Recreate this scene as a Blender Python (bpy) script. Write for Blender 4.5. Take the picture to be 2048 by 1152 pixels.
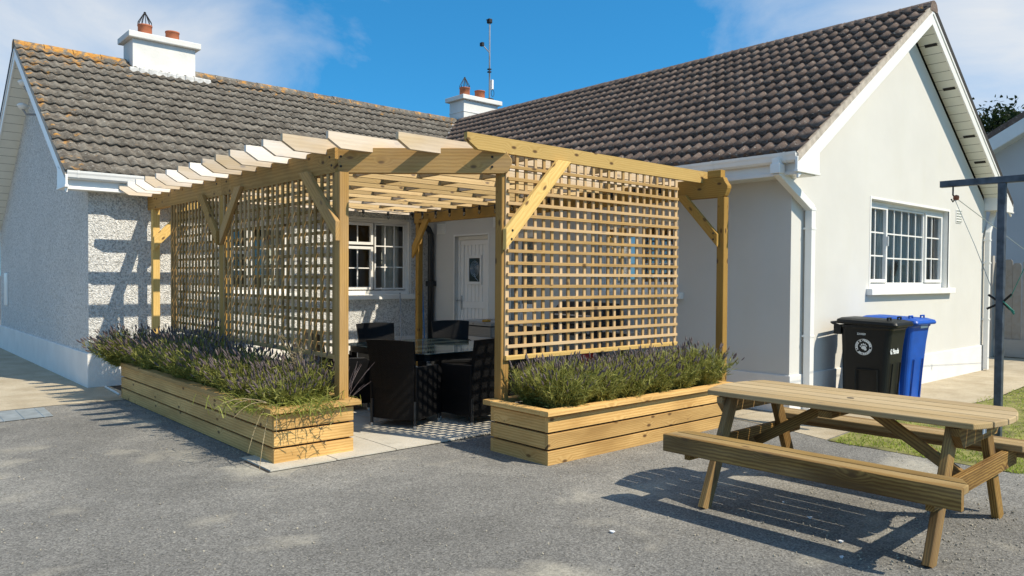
import bpy, bmesh, math, random
import numpy as np
from mathutils import Vector, Matrix
R = math.radians
rnd = random.Random(7)
npr = np.random.RandomState(11)
sc = bpy.context.scene
col = sc.collection
for o in list(bpy.data.objects): bpy.data.objects.remove(o)

# ------------------------------------------------------------------ camera
YAW, PITCH, ROLL, F_PX = 41.566, 1.19, 0.377, 1519.6
cd = bpy.data.cameras.new('camera'); cam = bpy.data.objects.new('camera', cd); col.objects.link(cam)
cd.sensor_width = 36; cd.lens = F_PX / 2048 * 36; cd.shift_y = 10.3 / 2048
cd.clip_start = .05; cd.clip_end = 3000
fw = Vector((math.sin(R(YAW)) * math.cos(R(PITCH)), math.cos(R(YAW)) * math.cos(R(PITCH)), -math.sin(R(PITCH))))
rt = Vector((math.cos(R(YAW)), -math.sin(R(YAW)), 0)); up = rt.cross(fw)
c_, s_ = math.cos(R(ROLL)), math.sin(R(ROLL))
rt2 = rt * c_ + up * s_; up2 = up * c_ - rt * s_
m = Matrix.Identity(4)
for i in range(3): m[i][0] = rt2[i]; m[i][1] = up2[i]; m[i][2] = -fw[i]
m[2][3] = 1.6
cam.matrix_world = m
sc.camera = cam

# ------------------------------------------------------------------ light
SUN = Vector((.32, -.85, 1)).normalized()
SUN_EL = math.asin(SUN.z); SUN_AZ = math.atan2(SUN.x, SUN.y)
ld = bpy.data.lights.new('sun', 'SUN'); sun = bpy.data.objects.new('sun', ld); col.objects.link(sun)
ld.energy = 4.9; ld.angle = R(.53); ld.color = (1.0, .905, .74)
sun.rotation_euler = SUN.to_track_quat('Z', 'Y').to_euler(); sun.location = (20, -30, 40)
sc.view_settings.view_transform = 'Standard'; sc.view_settings.look = 'None'
sc.view_settings.exposure = 0.28; sc.view_settings.gamma = 1; sc.view_settings.use_curve_mapping = False

w = bpy.data.worlds.new('World'); sc.world = w; w.use_nodes = True
nt = w.node_tree; N = nt.nodes; L = nt.links; N.clear()
def nd(t, **k):
    n = N.new(t)
    for a, v in k.items():
        if a.startswith('i_'):
            n.inputs[int(a[2:]) if a[2:].isdigit() else a[2:].replace('_', ' ')].default_value = v
        else: setattr(n, a, v)
    return n
out = nd('ShaderNodeOutputWorld'); bg = nd('ShaderNodeBackground'); bg.inputs[1].default_value = .135
tc = nd('ShaderNodeTexCoord')
sky = nd('ShaderNodeTexSky', sky_type='NISHITA'); sky.sun_disc = False
sky.sun_elevation = SUN_EL; sky.sun_rotation = SUN_AZ; sky.air_density = 1.1; sky.dust_density = .15; sky.ozone_density = 3.0
vm = nd('ShaderNodeVectorMath', operation='MULTIPLY_ADD'); vm.inputs[1].default_value = (1, 1, 1.25); vm.inputs[2].default_value = (0, 0, .16)
L.new(tc.outputs['Generated'], vm.inputs[0])
vn = nd('ShaderNodeVectorMath', operation='NORMALIZE'); L.new(vm.outputs[0], vn.inputs[0]); L.new(vn.outputs[0], sky.inputs[0])
hs = nd('ShaderNodeHueSaturation'); hs.inputs['Saturation'].default_value = 1.22; hs.inputs['Value'].default_value = 1.0; hs.inputs['Hue'].default_value = .493
L.new(sky.outputs[0], hs.inputs['Color'])
tint = nd('ShaderNodeMix', data_type='RGBA', blend_type='MULTIPLY'); tint.inputs[0].default_value = 1
L.new(hs.outputs[0], tint.inputs[6]); tint.inputs[7].default_value = (.50, 1.13, 1.24, 1)
# clouds: soft banks low in the sky on either hand, broken up by noise; patches elsewhere, with extra cover added out of view as white fill
mp = nd('ShaderNodeMapping'); mp.inputs['Scale'].default_value = (1, 1, 1.9); mp.inputs['Location'].default_value = (3.35, 1.2, .4)
L.new(tc.outputs['Generated'], mp.inputs[0])
n1 = nd('ShaderNodeTexNoise'); n1.inputs['Scale'].default_value = 3.1; n1.inputs['Detail'].default_value = 8; n1.inputs['Roughness'].default_value = .56; n1.inputs['Distortion'].default_value = .5
L.new(mp.outputs[0], n1.inputs['Vector'])
def px_dir(u, v):
    return (fw * F_PX + rt2 * (u - 1024) - up2 * (v - 586.3)).normalized()
acc = n1.outputs[0]
for (u, v, r0, amp) in ((40, 60, .38, .24), (380, 60, .20, .09), (1980, 20, .25, .21), (1080, 120, .31, -.25)):
    dt_ = nd('ShaderNodeVectorMath', operation='DISTANCE'); L.new(tc.outputs['Generated'], dt_.inputs[0]); dt_.inputs[1].default_value = px_dir(u, v)
    mr = nd('ShaderNodeMapRange', interpolation_type='SMOOTHSTEP'); mr.inputs[1].default_value = 0; mr.inputs[2].default_value = r0; mr.inputs[3].default_value = amp; mr.inputs[4].default_value = 0
    L.new(dt_.outputs['Value'], mr.inputs[0])
    ad = nd('ShaderNodeMath', operation='ADD'); L.new(acc, ad.inputs[0]); L.new(mr.outputs[0], ad.inputs[1]); acc = ad.outputs[0]
cr = nd('ShaderNodeValToRGB'); cr.color_ramp.elements[0].position = .405; cr.color_ramp.elements[1].position = .82
cr.color_ramp.elements[1].color = (.9, .9, .9, 1)
L.new(acc, cr.inputs[0])
mx = nd('ShaderNodeMix', data_type='RGBA'); L.new(cr.outputs[0], mx.inputs[0]); L.new(tint.outputs[2], mx.inputs[6]); mx.inputs[7].default_value = (5.3, 5.35, 5.35, 1)
L.new(mx.outputs[2], bg.inputs[0]); L.new(bg.outputs[0], out.inputs[0])

# ------------------------------------------------------------------ helpers
WM = {}
def reg(o, parent=None, mw=None):
    mw = mw or Matrix.Identity(4)
    col.objects.link(o)
    if parent is not None:
        o.parent = parent; o.matrix_parent_inverse = WM[parent].inverted()
    o.matrix_basis = mw; WM[o] = mw
    return o
def tag(o, label=None, cat=None, group=None, kind=None):
    if label: o['label'] = label
    if cat: o['category'] = cat
    if group: o['group'] = group
    if kind: o['kind'] = kind
    return o
def empty(name, loc, label=None, cat=None, group=None, rz=0):
    o = bpy.data.objects.new(name, None); o.empty_display_size = .1
    reg(o, None, Matrix.Translation(loc) @ Matrix.Rotation(rz, 4, 'Z'))
    return tag(o, label, cat, group)
class MB:
    def __init__(s): s.v = []; s.f = []; s.sm = False
    def add(s, vs, fs):
        b = len(s.v); s.v += [tuple(v) for v in vs]; s.f += [tuple(i + b for i in f) for f in fs]; return s
    def box(s, a, b):
        x0, y0, z0 = a; x1, y1, z1 = b
        return s.add([(x0,y0,z0),(x1,y0,z0),(x1,y1,z0),(x0,y1,z0),(x0,y0,z1),(x1,y0,z1),(x1,y1,z1),(x0,y1,z1)],
                     [(0,3,2,1),(4,5,6,7),(0,1,5,4),(1,2,6,5),(2,3,7,6),(3,0,4,7)])
    def prism(s, pts, axis_from, axis_to):
        """pts: polygon in 3D; extruded by vector"""
        n = len(pts); d = Vector(axis_to) - Vector(axis_from)
        vs = [Vector(p) for p in pts] + [Vector(p) + d for p in pts]
        fs = [tuple(range(n - 1, -1, -1)), tuple(range(n, 2 * n))] + [(i, (i + 1) % n, n + (i + 1) % n, n + i) for i in range(n)]
        return s.add(vs, fs)
    def tube(s, pts, r, seg=8, cap=True):
        pts = [Vector(p) for p in pts]; n = len(pts); rr = r if hasattr(r, '__len__') else [r] * n
        b = len(s.v); prev = None
        for i, p in enumerate(pts):
            t = (pts[min(i + 1, n - 1)] - pts[max(i - 1, 0)]).normalized()
            a = prev if prev is not None else (Vector((0, 0, 1)) if abs(t.z) < .9 else Vector((1, 0, 0)))
            x = (a - t * a.dot(t)).normalized(); prev = x; y = t.cross(x)
            for k in range(seg):
                q = 2 * math.pi * k / seg; s.v.append(tuple(p + (x * math.cos(q) + y * math.sin(q)) * rr[i]))
        for i in range(n - 1):
            for k in range(seg):
                k2 = (k + 1) % seg
                s.f.append((b + i * seg + k, b + i * seg + k2, b + (i + 1) * seg + k2, b + (i + 1) * seg + k))
        if cap:
            s.f.append(tuple(b + k for k in range(seg - 1, -1, -1))); s.f.append(tuple(b + (n - 1) * seg + k for k in range(seg)))
        return s
    def lathe(s, prof, c=(0, 0, 0), seg=16):
        b = len(s.v)
        for r_, z in prof:
            for k in range(seg):
                q = 2 * math.pi * k / seg; s.v.append((c[0] + r_ * math.cos(q), c[1] + r_ * math.sin(q), c[2] + z))
        for i in range(len(prof) - 1):
            for k in range(seg):
                k2 = (k + 1) % seg
                s.f.append((b + i * seg + k, b + i * seg + k2, b + (i + 1) * seg + k2, b + (i + 1) * seg + k))
        return s
    def mesh(s, name, mat, smooth=False):
        me = bpy.data.meshes.new(name); me.from_pydata(s.v, [], s.f); me.update()
        bm = bmesh.new(); bm.from_mesh(me); bmesh.ops.recalc_face_normals(bm, faces=bm.faces); bm.to_mesh(me); bm.free()
        if mat: me.materials.append(mat)
        if smooth:
            me.polygons.foreach_set('use_smooth', [True] * len(me.polygons))
        return me
    def build(s, name, mat, parent=None, mw=None, smooth=False, bevel=0, world=True):
        """world=True: vertices are world coordinates"""
        o = bpy.data.objects.new(name, s.mesh(name, mat, smooth))
        reg(o, parent, mw)
        if bevel:
            b = o.modifiers.new('b', 'BEVEL'); b.width = bevel; b.segments = 2; b.limit_method = 'ANGLE'; b.angle_limit = R(40)
        return o
_bc = {}
def board_mesh(l, wd, h, mat, ch=.004):
    k = (round(l, 3), round(wd, 4), round(h, 4), mat.name, ch)
    if k in _bc: return _bc[k]
    a, b = wd / 2, h / 2
    sec = [(-a + ch, -b), (a - ch, -b), (a, -b + ch), (a, b - ch), (a - ch, b), (-a + ch, b), (-a, b - ch), (-a, -b + ch)]
    mb = MB(); mb.prism([(-l / 2, y, z) for y, z in sec], (0, 0, 0), (l, 0, 0))
    _bc[k] = mb.mesh('board', mat); return _bc[k]
def board(name, p0, p1, wd, h, mat, parent, upv=(0, 0, 1), ch=.004):
    """chamfered timber from p0 to p1 (axis centre line); local X along the grain; wd across, h along upv"""
    p0, p1 = Vector(p0), Vector(p1); d = p1 - p0; l = d.length; x = d / l
    u = Vector(upv); z = (u - x * u.dot(x)).normalized(); y = z.cross(x)
    mw = Matrix((x, y, z)).transposed().to_4x4(); mw.translation = (p0 + p1) / 2
    o = bpy.data.objects.new(name, board_mesh(l, wd, h, mat, ch)); return reg(o, parent, mw)
def copy_tree(o, mw, parent=None):
    delta = mw @ WM[o].inverted()
    def rec(s, p):
        c = s.copy(); reg(c, p, delta @ WM[s])
        for ch in list(s.children): rec(ch, c)
        return c
    return rec(o, parent)

# ------------------------------------------------------------------ materials
def mat(name):
    m = bpy.data.materials.new(name); m.use_nodes = True
    nt = m.node_tree; nt.nodes.clear()
    o = nt.nodes.new('ShaderNodeOutputMaterial'); b = nt.nodes.new('ShaderNodeBsdfPrincipled'); nt.links.new(b.outputs[0], o.inputs[0])
    return m, nt, b
class G:
    def __init__(s, nt): s.nt = nt
    def n(s, t, ins=None, **k):
        n = s.nt.nodes.new(t)
        for a, v in k.items(): setattr(n, a, v)
        for a, v in (ins or {}).items():
            if isinstance(v, bpy.types.NodeSocket): s.nt.links.new(v, n.inputs[a])
            else: n.inputs[a].default_value = v
        return n
    def noise(s, vec, scale, detail=4, rough=.5, dist=0):
        return s.n('ShaderNodeTexNoise', {'Vector': vec, 'Scale': scale, 'Detail': detail, 'Roughness': rough, 'Distortion': dist}).outputs[0]
    def ramp(s, fac, stops):
        r = s.n('ShaderNodeValToRGB', {0: fac}); e = r.color_ramp.elements
        while len(e) < len(stops): e.new(.5)
        for i, (p, c) in enumerate(stops):
            e[i].position = p; e[i].color = (*c, 1) if len(c) == 3 else c
        return r.outputs[0]
    def mix(s, fac, a, b, mode='MIX'):
        n = s.n('ShaderNodeMix', data_type='RGBA', blend_type=mode)
        for i, v in ((0, fac), (6, a), (7, b)):
            if isinstance(v, bpy.types.NodeSocket): s.nt.links.new(v, n.inputs[i])
            else: n.inputs[i].default_value = v if i == 0 else (*v, 1)
        return n.outputs[2]
    def math(s, op, a, b=0.0, c=None):
        n = s.n('ShaderNodeMath', {0: a, 1: b}, operation=op)
        if c is not None:
            if isinstance(c, bpy.types.NodeSocket): s.nt.links.new(c, n.inputs[2])
            else: n.inputs[2].default_value = c
        return n.outputs[0]
    def vec(s, v, scale, off=(0, 0, 0)):
        n = s.n('ShaderNodeVectorMath', {0: v, 1: scale}, operation='MULTIPLY_ADD')
        if isinstance(off, bpy.types.NodeSocket): s.nt.links.new(off, n.inputs[2])
        else: n.inputs[2].default_value = off
        return n.outputs[0]
    def bump(s, h, dist, strength, b):
        n = s.n('ShaderNodeBump', {'Height': h, 'Distance': dist, 'Strength': strength}); s.nt.links.new(n.outputs[0], b.inputs['Normal'])
    def pos(s): return s.n('ShaderNodeNewGeometry').outputs['Position']
    def obj(s): return s.n('ShaderNodeTexCoord').outputs['Object']
    def rand(s): return s.n('ShaderNodeObjectInfo').outputs['Random']
    def link(s, a, b): s.nt.links.new(a, b)
def plain(name, c, rough=.5, metal=0, var=.06, vscale=6, bump=0, bscale=60, spec=.5):
    m, nt, b = mat(name); g = G(nt); p = g.pos()
    k = g.ramp(g.noise(p, vscale, 5), [(.25, tuple(x * (1 - var * 2) for x in c)), (.75, tuple(min(1, x * (1 + var)) for x in c))])
    g.link(k, b.inputs['Base Color']); b.inputs['Roughness'].default_value = rough; b.inputs['Metallic'].default_value = metal
    b.inputs['Specular IOR Level'].default_value = spec
    if bump: g.bump(g.noise(p, bscale, 3), .01, bump, b)
    return m
def wood(name, light, dark, knot=(.10, .05, .02), grey=None, greyamt=0.0, rough=.75, ring=16, stain=.35, endgrey=0, grain=.5):
    m, nt, b = mat(name); g = G(nt); o = g.obj(); r = g.rand()
    rv = g.n('ShaderNodeCombineXYZ', {0: g.math('MULTIPLY', r, 37.0), 1: g.math('MULTIPLY', r, 1.3), 2: g.math('MULTIPLY', r, .7)}).outputs[0]
    p = g.n('ShaderNodeVectorMath', {0: o, 1: rv}, operation='ADD').outputs[0]
    # knots: cells stretched along the grain
    sx = g.n('ShaderNodeSeparateXYZ', {0: p})
    kv = g.n('ShaderNodeCombineXYZ', {0: g.math('MULTIPLY', sx.outputs[0], 3.6), 1: g.math('MULTIPLY', g.math('ADD', sx.outputs[1], sx.outputs[2]), 7.5)}).outputs[0]
    vo = g.n('ShaderNodeTexVoronoi', {'Vector': kv, 'Scale': 1.0, 'Randomness': .9}, voronoi_dimensions='2D')
    sel = g.ramp(g.n('ShaderNodeSeparateColor', {0: vo.outputs['Color']}).outputs[0], [(.34, (0, 0, 0)), (.36, (1, 1, 1))])
    kd = g.math('ADD', vo.outputs['Distance'], sel)
    bend = g.ramp(kd, [(0, (1, 1, 1)), (.42, (0, 0, 0))])
    # annual rings around an offset axis, pushed aside by the knots
    lv = g.vec(p, (.35, 1, 1), (0, .045, .09))
    wv = g.n('ShaderNodeTexWave', {'Vector': lv, 'Scale': ring, 'Distortion': 2.2, 'Detail': 2.0, 'Detail Scale': 1.6, 'Phase Offset': g.math('MULTIPLY', bend, 14.0)}, wave_type='RINGS', rings_direction='X').outputs[0]
    fine = g.noise(g.vec(p, (5, 130, 130)), 1.0, 3, .6)
    base = g.mix(g.ramp(wv, [(.1, (0, 0, 0)), (.95, (grain,) * 3)]), light, dark)
    base = g.mix(g.math('MULTIPLY', fine, .45), base, tuple(x * .55 for x in dark))
    kk = g.ramp(kd, [(.05, (.95, .95, .95)), (.085, (.75, .75, .75)), (.14, (0, 0, 0))])
    big = g.n('ShaderNodeTexNoise', {'Vector': p, 'Scale': 2.3, 'Detail': 2.0}).outputs[0]
    base = g.mix(kk, base, knot)
    st = g.ramp(g.noise(g.vec(p, (1.4, 5, 5)), 1.0, 3), [(.42, (0, 0, 0)), (.7, (stain,) * 3)])
    base = g.mix(st, base, tuple(x * .6 for x in dark))
    if grey:
        ga = g.math('MULTIPLY_ADD', g.noise(g.vec(p, (2, 9, 9)), 1.0, 4), .9, g.math('MULTIPLY_ADD', r, .9, greyamt - .9))
        gc = g.n('ShaderNodeClamp', {0: ga, 1: 0.0, 2: .85}).outputs[0]
        if endgrey:
            ex = g.n('ShaderNodeMapRange', {0: g.n('ShaderNodeSeparateXYZ', {0: o}).outputs[0], 1: .35, 2: endgrey, 3: 1.0, 4: .12}).outputs[0]; gc = g.math('MULTIPLY', gc, ex)
        base = g.mix(gc, base, grey)
    tv = g.math('MULTIPLY_ADD', r, .46, .76)
    base = g.mix(1.0, base, g.n('ShaderNodeCombineColor', {0: tv, 1: tv, 2: tv}).outputs[0], 'MULTIPLY')
    g.link(base, b.inputs['Base Color']); b.inputs['Roughness'].default_value = rough; b.inputs['Specular IOR Level'].default_value = .25
    g.bump(g.math('ADD', g.math('MULTIPLY', wv, .4), fine), .004, .22, b)
    return m
W_RAFTER = wood('weathered_pine', (.66, .47, .215), (.47, .295, .105), grey=(.62, .545, .47), greyamt=.40)
W_PALE = wood('silvered_pine', (.66, .46, .195), (.47, .29, .10), grey=(.80, .74, .68), greyamt=.78, endgrey=1.1)
W_BEAM = wood('treated_pine', (.56, .335, .105), (.32, .165, .038), grey=(.42, .29, .17), greyamt=.12)
W_NEW = wood('golden_pine', (.72, .49, .175), (.53, .32, .085), stain=.15)
W_AMBER = wood('amber_pine', (.50, .30, .075), (.36, .19, .035), stain=.3)
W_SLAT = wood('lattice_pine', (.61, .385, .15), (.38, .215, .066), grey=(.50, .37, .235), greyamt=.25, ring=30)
W_SLATL = wood('shaded_lattice_pine', (.44, .275, .095), (.27, .15, .045), grey=(.36, .26, .15), greyamt=.1, ring=30)  # darker copy of the lattice pine, shade put into the colour
W_PLANTER = wood('planter_pine', (.74, .475, .18), (.43, .22, .058), stain=.5, ring=24)
W_TABLE = wood('table_pine', (.44, .265, .072), (.15, .07, .016), grey=(.26, .19, .105), greyamt=.12, stain=.95, ring=26, grain=.85)
W_TOP = wood('table_top_pine', (.47, .31, .105), (.24, .135, .038), grey=(.40, .31, .185), greyamt=.32, stain=.75, ring=26, grain=.7)
W_GREY = wood('old_grey_wood', (.42, .37, .31), (.28, .24, .19), grey=(.40, .38, .35), greyamt=.5)
W_FENCE = wood('fence_wood', (.36, .30, .23), (.22, .17, .12), grey=(.36, .34, .31), greyamt=.4)

def make_render():
    m, nt, b = mat('smooth_render'); g = G(nt); p = g.pos()
    c = g.ramp(g.noise(p, .9, 5, .6), [(.3, (.565, .548, .505)), (.7, (.615, .598, .552))])
    st = g.ramp(g.noise(g.vec(p, (2.2, 2.2, .35)), 1.3, 4), [(.52, (0, 0, 0)), (.8, (.2, .2, .2))])
    c = g.mix(st, c, (.55, .53, .42))
    g.link(c, b.inputs['Base Color']); b.inputs['Roughness'].default_value = .85
    g.bump(g.math('ADD', g.noise(p, 3.0, 3), g.math('MULTIPLY', g.noise(p, 140, 3), .12)), .01, .35, b)
    return m
M_RENDER = make_render()
def make_dash():
    m, nt, b = mat('pebbledash'); g = G(nt); p = g.pos()
    v = g.n('ShaderNodeTexVoronoi', {'Vector': g.vec(p, (1, 1, 1.25)), 'Scale': 52.0}, feature='SMOOTH_F1'); v.inputs['Smoothness'].default_value = .25
    n = g.noise(p, 40, 4, .6, .8)
    h = g.math('ADD', g.math('MULTIPLY', v.outputs['Distance'], -.9), g.math('MULTIPLY', n, 1.6))
    c = g.ramp(n, [(.36, (.36, .355, .335)), (.56, (.80, .79, .755))])  # stone tone varies; shade of the gaps is also put into the colour
    c = g.mix(g.ramp(g.noise(p, 1.1, 4), [(.4, (0, 0, 0)), (.75, (.25, .25, .25))]), c, (.48, .48, .45))
    g.link(c, b.inputs['Base Color']); b.inputs['Roughness'].default_value = .9
    g.bump(h, .016, 1.0, b)
    return m
M_DASH = make_dash()
M_PLINTH = plain('white_plinth_paint', (.74, .715, .67), .75, var=.05, vscale=2.5, bump=.25, bscale=40)
M_UPVC = plain('white_upvc', (.80, .785, .745), .28, var=.02)
M_SOFFIT = plain('soffit_upvc', (.76, .76, .70), .35, var=.03)
M_SILL = plain('painted_sill', (.79, .775, .73), .6, var=.04, bump=.15)
M_CHIM = plain('chimney_paint', (.70, .685, .64), .8, var=.06, vscale=3, bump=.3, bscale=30)
M_BLACKP = plain('black_pipe', (.016, .018, .02), .35)
M_LEAD = plain('lead_flashing', (.36, .37, .38), .55, metal=.3, var=.2, vscale=9)
M_MORTAR = plain('mortar', (.46, .40, .33), .95, var=.2, vscale=12, bump=.6, bscale=40)
M_MORTARL = plain('lead_white_mortar', (.62, .61, .58), .9, var=.2, vscale=12, bump=.5, bscale=30)
M_POT = plain('terracotta_pot', (.42, .13, .055), .7, var=.25, vscale=5)
M_IRON = plain('dark_iron', (.03, .028, .028), .6, metal=.6)
M_GALV = plain('galvanised_mast', (.36, .37, .39), .45, metal=.7, var=.15)
M_DECK = plain('roof_felt', (.03, .028, .026), .95)
M_ROOM = plain('room_plaster', (.30, .29, .27), .9)
def make_tile(name, a, b_, c_, lichen, speck):
    m, nt, b = mat(name); g = G(nt); p = g.pos(); r = g.rand()
    k = g.ramp(g.noise(p, 7, 6, .65), [(.25, a), (.5, b_), (.78, c_)])
    tone = g.math('MULTIPLY_ADD', r, .3, .85)
    k = g.mix(1.0, k, g.n('ShaderNodeCombineColor', {0: tone, 1: tone, 2: tone}).outputs[0], 'MULTIPLY')
    sp = g.ramp(g.noise(p, 26, 4, .7), [(.60, (0, 0, 0)), (.68, (speck,) * 3)])
    k = g.mix(sp, k, (.46, .44, .38))
    dk = g.ramp(g.noise(p, 15, 4, .7), [(.30, (.7, .7, .7)), (.42, (0, 0, 0))])
    k = g.mix(dk, k, tuple(x * .45 for x in a))
    if lichen:
        z = g.n('ShaderNodeSeparateXYZ', {0: p})
        hz = g.n('ShaderNodeMapRange', {0: z.outputs['Z'], 1: 5.0, 2: 5.62, 3: 0.0, 4: 1.0}).outputs[0]
        hx = g.n('ShaderNodeMapRange', {0: z.outputs['X'], 1: 2.95, 2: 2.3, 3: 0.0, 4: .55}).outputs[0]
        far = g.n('ShaderNodeMapRange', {0: z.outputs['X'], 1: 3.0, 2: 5.5, 3: .10, 4: -.02}).outputs[0]
        w_ = g.math('MAXIMUM', hz, hx)
        nn = g.math('ADD', g.noise(p, 5.5, 6, .62), g.math('MULTIPLY', w_, lichen))
        nn = g.math('ADD', nn, g.math('MULTIPLY', far, w_))
        lm = g.ramp(nn, [(.68, (0, 0, 0)), (.79, (.85, .85, .85))])
        lc = g.ramp(g.noise(p, 22, 3), [(.3, (.40, .16, .03)), (.7, (.60, .31, .06))])
        k = g.mix(lm, k, lc)
    g.link(k, b.inputs['Base Color']); b.inputs['Roughness'].default_value = .92; b.inputs['Specular IOR Level'].default_value = .2
    g.bump(g.noise(p, 60, 4, .7), .008, .6, b)
    return m
M_TILE_L = make_tile('grey_lichen_tile', (.066, .055, .045), (.148, .129, .105), (.28, .255, .215), .185, .9)
M_TILE_R = make_tile('brown_concrete_tile', (.085, .060, .048), (.155, .112, .090), (.235, .180, .145), .06, .75)
def make_glass():
    m = bpy.data.materials.new('window_glass'); m.use_nodes = True; nt = m.node_tree; nt.nodes.clear(); g = G(nt)
    o = g.n('ShaderNodeOutputMaterial'); t = g.n('ShaderNodeBsdfTransparent'); t.inputs[0].default_value = (.80, .84, .82, 1)
    gl = g.n('ShaderNodeBsdfGlossy', {'Roughness': .02}); fr = g.n('ShaderNodeFresnel', {0: 1.52})
    f2 = g.math('MULTIPLY_ADD', fr.outputs[0], 1.5, .02)
    mx = g.n('ShaderNodeMixShader', {0: f2, 1: t.outputs[0], 2: gl.outputs[0]}); g.link(mx.outputs[0], o.inputs[0]); return m
M_GLASS = make_glass()
M_FROST = plain('frosted_glass', (.13, .16, .16), .25, var=.5, vscale=25, bump=.5, bscale=50)
M_CURT = plain('curtain_cloth', (.66, .64, .60), .95, var=.08)
M_BULB = make_glass(); M_BULB.name = 'clear_bulb_glass'
def make_asphalt():
    m, nt, b = mat('asphalt'); g = G(nt); p = g.pos()
    big = g.math('ADD', g.math('MULTIPLY', g.noise(p, .42, 5, .6), .65), g.math('MULTIPLY', g.noise(p, 2.3, 5, .65), .35))
    c = g.ramp(big, [(.30, (.128, .123, .112)), (.5, (.215, .207, .188)), (.70, (.345, .33, .293))])
    fine = g.noise(p, 75, 5, .85)
    c = g.mix(g.ramp(fine, [(.38, (.9, .9, .9)), (.50, (0, 0, 0))]), c, (.07, .066, .06))
    c = g.mix(g.ramp(fine, [(.55, (0, 0, 0)), (.68, (.75, .75, .75))]), c, (.42, .395, .34))
    ag = g.n('ShaderNodeTexVoronoi', {'Vector': p, 'Scale': 80.0, 'Randomness': 1.0})
    av = g.math('MULTIPLY_ADD', g.n('ShaderNodeSeparateColor', {0: ag.outputs['Color']}).outputs[0], .75, .58)
    c = g.mix(.8, c, g.n('ShaderNodeCombineColor', {0: av, 1: av, 2: av}).outputs[0], 'MULTIPLY')
    # pale silt left where puddles dried
    silt = g.ramp(g.noise(g.vec(p, (1, 1, 1), (7.4, 2.9, 0)), 1.15, 3, .55, .25), [(.57, (0, 0, 0)), (.72, (.62, .62, .62))])
    silt = g.mix(1.0, silt, g.ramp(g.noise(p, 30, 3, .7), [(.3, (.35, .35, .35)), (.6, (1, 1, 1))]), 'MULTIPLY')
    c = g.mix(silt, c, (.52, .475, .375))
    chip = g.n('ShaderNodeTexVoronoi', {'Vector': p, 'Scale': 60.0, 'Randomness': 1.0})
    ck = g.ramp(chip.outputs['Distance'], [(.12, (1, 1, 1)), (.2, (0, 0, 0))])
    pick = g.ramp(chip.outputs['Color'], [(.80, (0, 0, 0)), (.82, (.6, .6, .6))])
    c = g.mix(g.mix(1.0, ck, pick, 'MULTIPLY'), c, (.46, .43, .36))
    g.link(c, b.inputs['Base Color']); b.inputs['Roughness'].default_value = .93; b.inputs['Specular IOR Level'].default_value = .3
    g.bump(g.math('ADD', fine, g.math('MULTIPLY', g.noise(p, 8, 4), 1.2)), .008, .8, b)
    return m
M_ASPH = make_asphalt()
def make_conc(name, a, b_, speck=.5, scale=90):
    m, nt, b = mat(name); g = G(nt); p = g.pos()
    c = g.ramp(g.noise(p, 1.6, 6, .65), [(.3, a), (.7, b_)])
    f = g.noise(p, scale, 3, .7)
    c = g.mix(g.ramp(f, [(.36, (speck,) * 3), (.5, (0, 0, 0))]), c, tuple(x * .5 for x in a))
    c = g.mix(g.ramp(g.noise(p, 5, 5, .7), [(.56, (0, 0, 0)), (.74, (.5, .5, .5))]), c, tuple(x * .62 for x in a))
    g.link(c, b.inputs['Base Color']); b.inputs['Roughness'].default_value = .93
    g.bump(g.math('ADD', f, g.noise(p, 14, 4)), .006, .6, b)
    return m
M_CONC = make_conc('old_concrete', (.34, .275, .18), (.52, .45, .33))
M_SLAB = make_conc('paving_slab', (.44, .40, .32), (.56, .52, .44), .35)
M_SOIL = plain('soil', (.05, .035, .022), .95, var=.4, vscale=20, bump=.8, bscale=30)
M_EARTH = plain('earth', (.14, .11, .06), .95, var=.4, vscale=3)
M_LAWN = plain('lawn_soil', (.22, .21, .06), .95, var=.4, vscale=5)
def make_leaf(name, stops, scale=14, rough=.6, trans=.38):
    m, nt, b = mat(name); g = G(nt); p = g.pos()
    g.link(g.ramp(g.noise(p, scale, 3, .7), stops), b.inputs['Base Color'])
    b.inputs['Roughness'].default_value = rough; b.inputs['Specular IOR Level'].default_value = .2
    tr_ = g.n('ShaderNodeBsdfTranslucent', {0: b.inputs['Base Color'].links[0].from_socket}); ms = g.n('ShaderNodeMixShader', {0: trans, 1: b.outputs[0], 2: tr_.outputs[0]})
    g.link(ms.outputs[0], [q for q in nt.nodes if q.type == 'OUTPUT_MATERIAL'][0].inputs[0])
    return m
M_LAVL = make_leaf('lavender_leaf', [(.3, (.11, .12, .028)), (.5, (.27, .275, .065)), (.72, (.48, .46, .16))])
M_LAVF = make_leaf('lavender_flower', [(.3, (.09, .068, .07)), (.55, (.21, .165, .16)), (.75, (.40, .33, .29))], 40)
M_GRASS = make_leaf('lawn_grass', [(.3, (.13, .21, .025)), (.5, (.28, .36, .045)), (.72, (.50, .50, .12))], 9)
M_WEED = make_leaf('weed_grass', [(.3, (.15, .18, .035)), (.55, (.29, .31, .065)), (.75, (.56, .47, .21))], 9)
M_STRAW = make_leaf('dry_straw', [(.3, (.38, .29, .15)), (.7, (.56, .46, .28))], 20)
M_TREE = make_leaf('evergreen_leaf', [(.3, (.008, .016, .006)), (.6, (.022, .04, .012)), (.8, (.05, .08, .02))], 6)
M_BARK = plain('bark', (.10, .075, .05), .95, var=.3)
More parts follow.
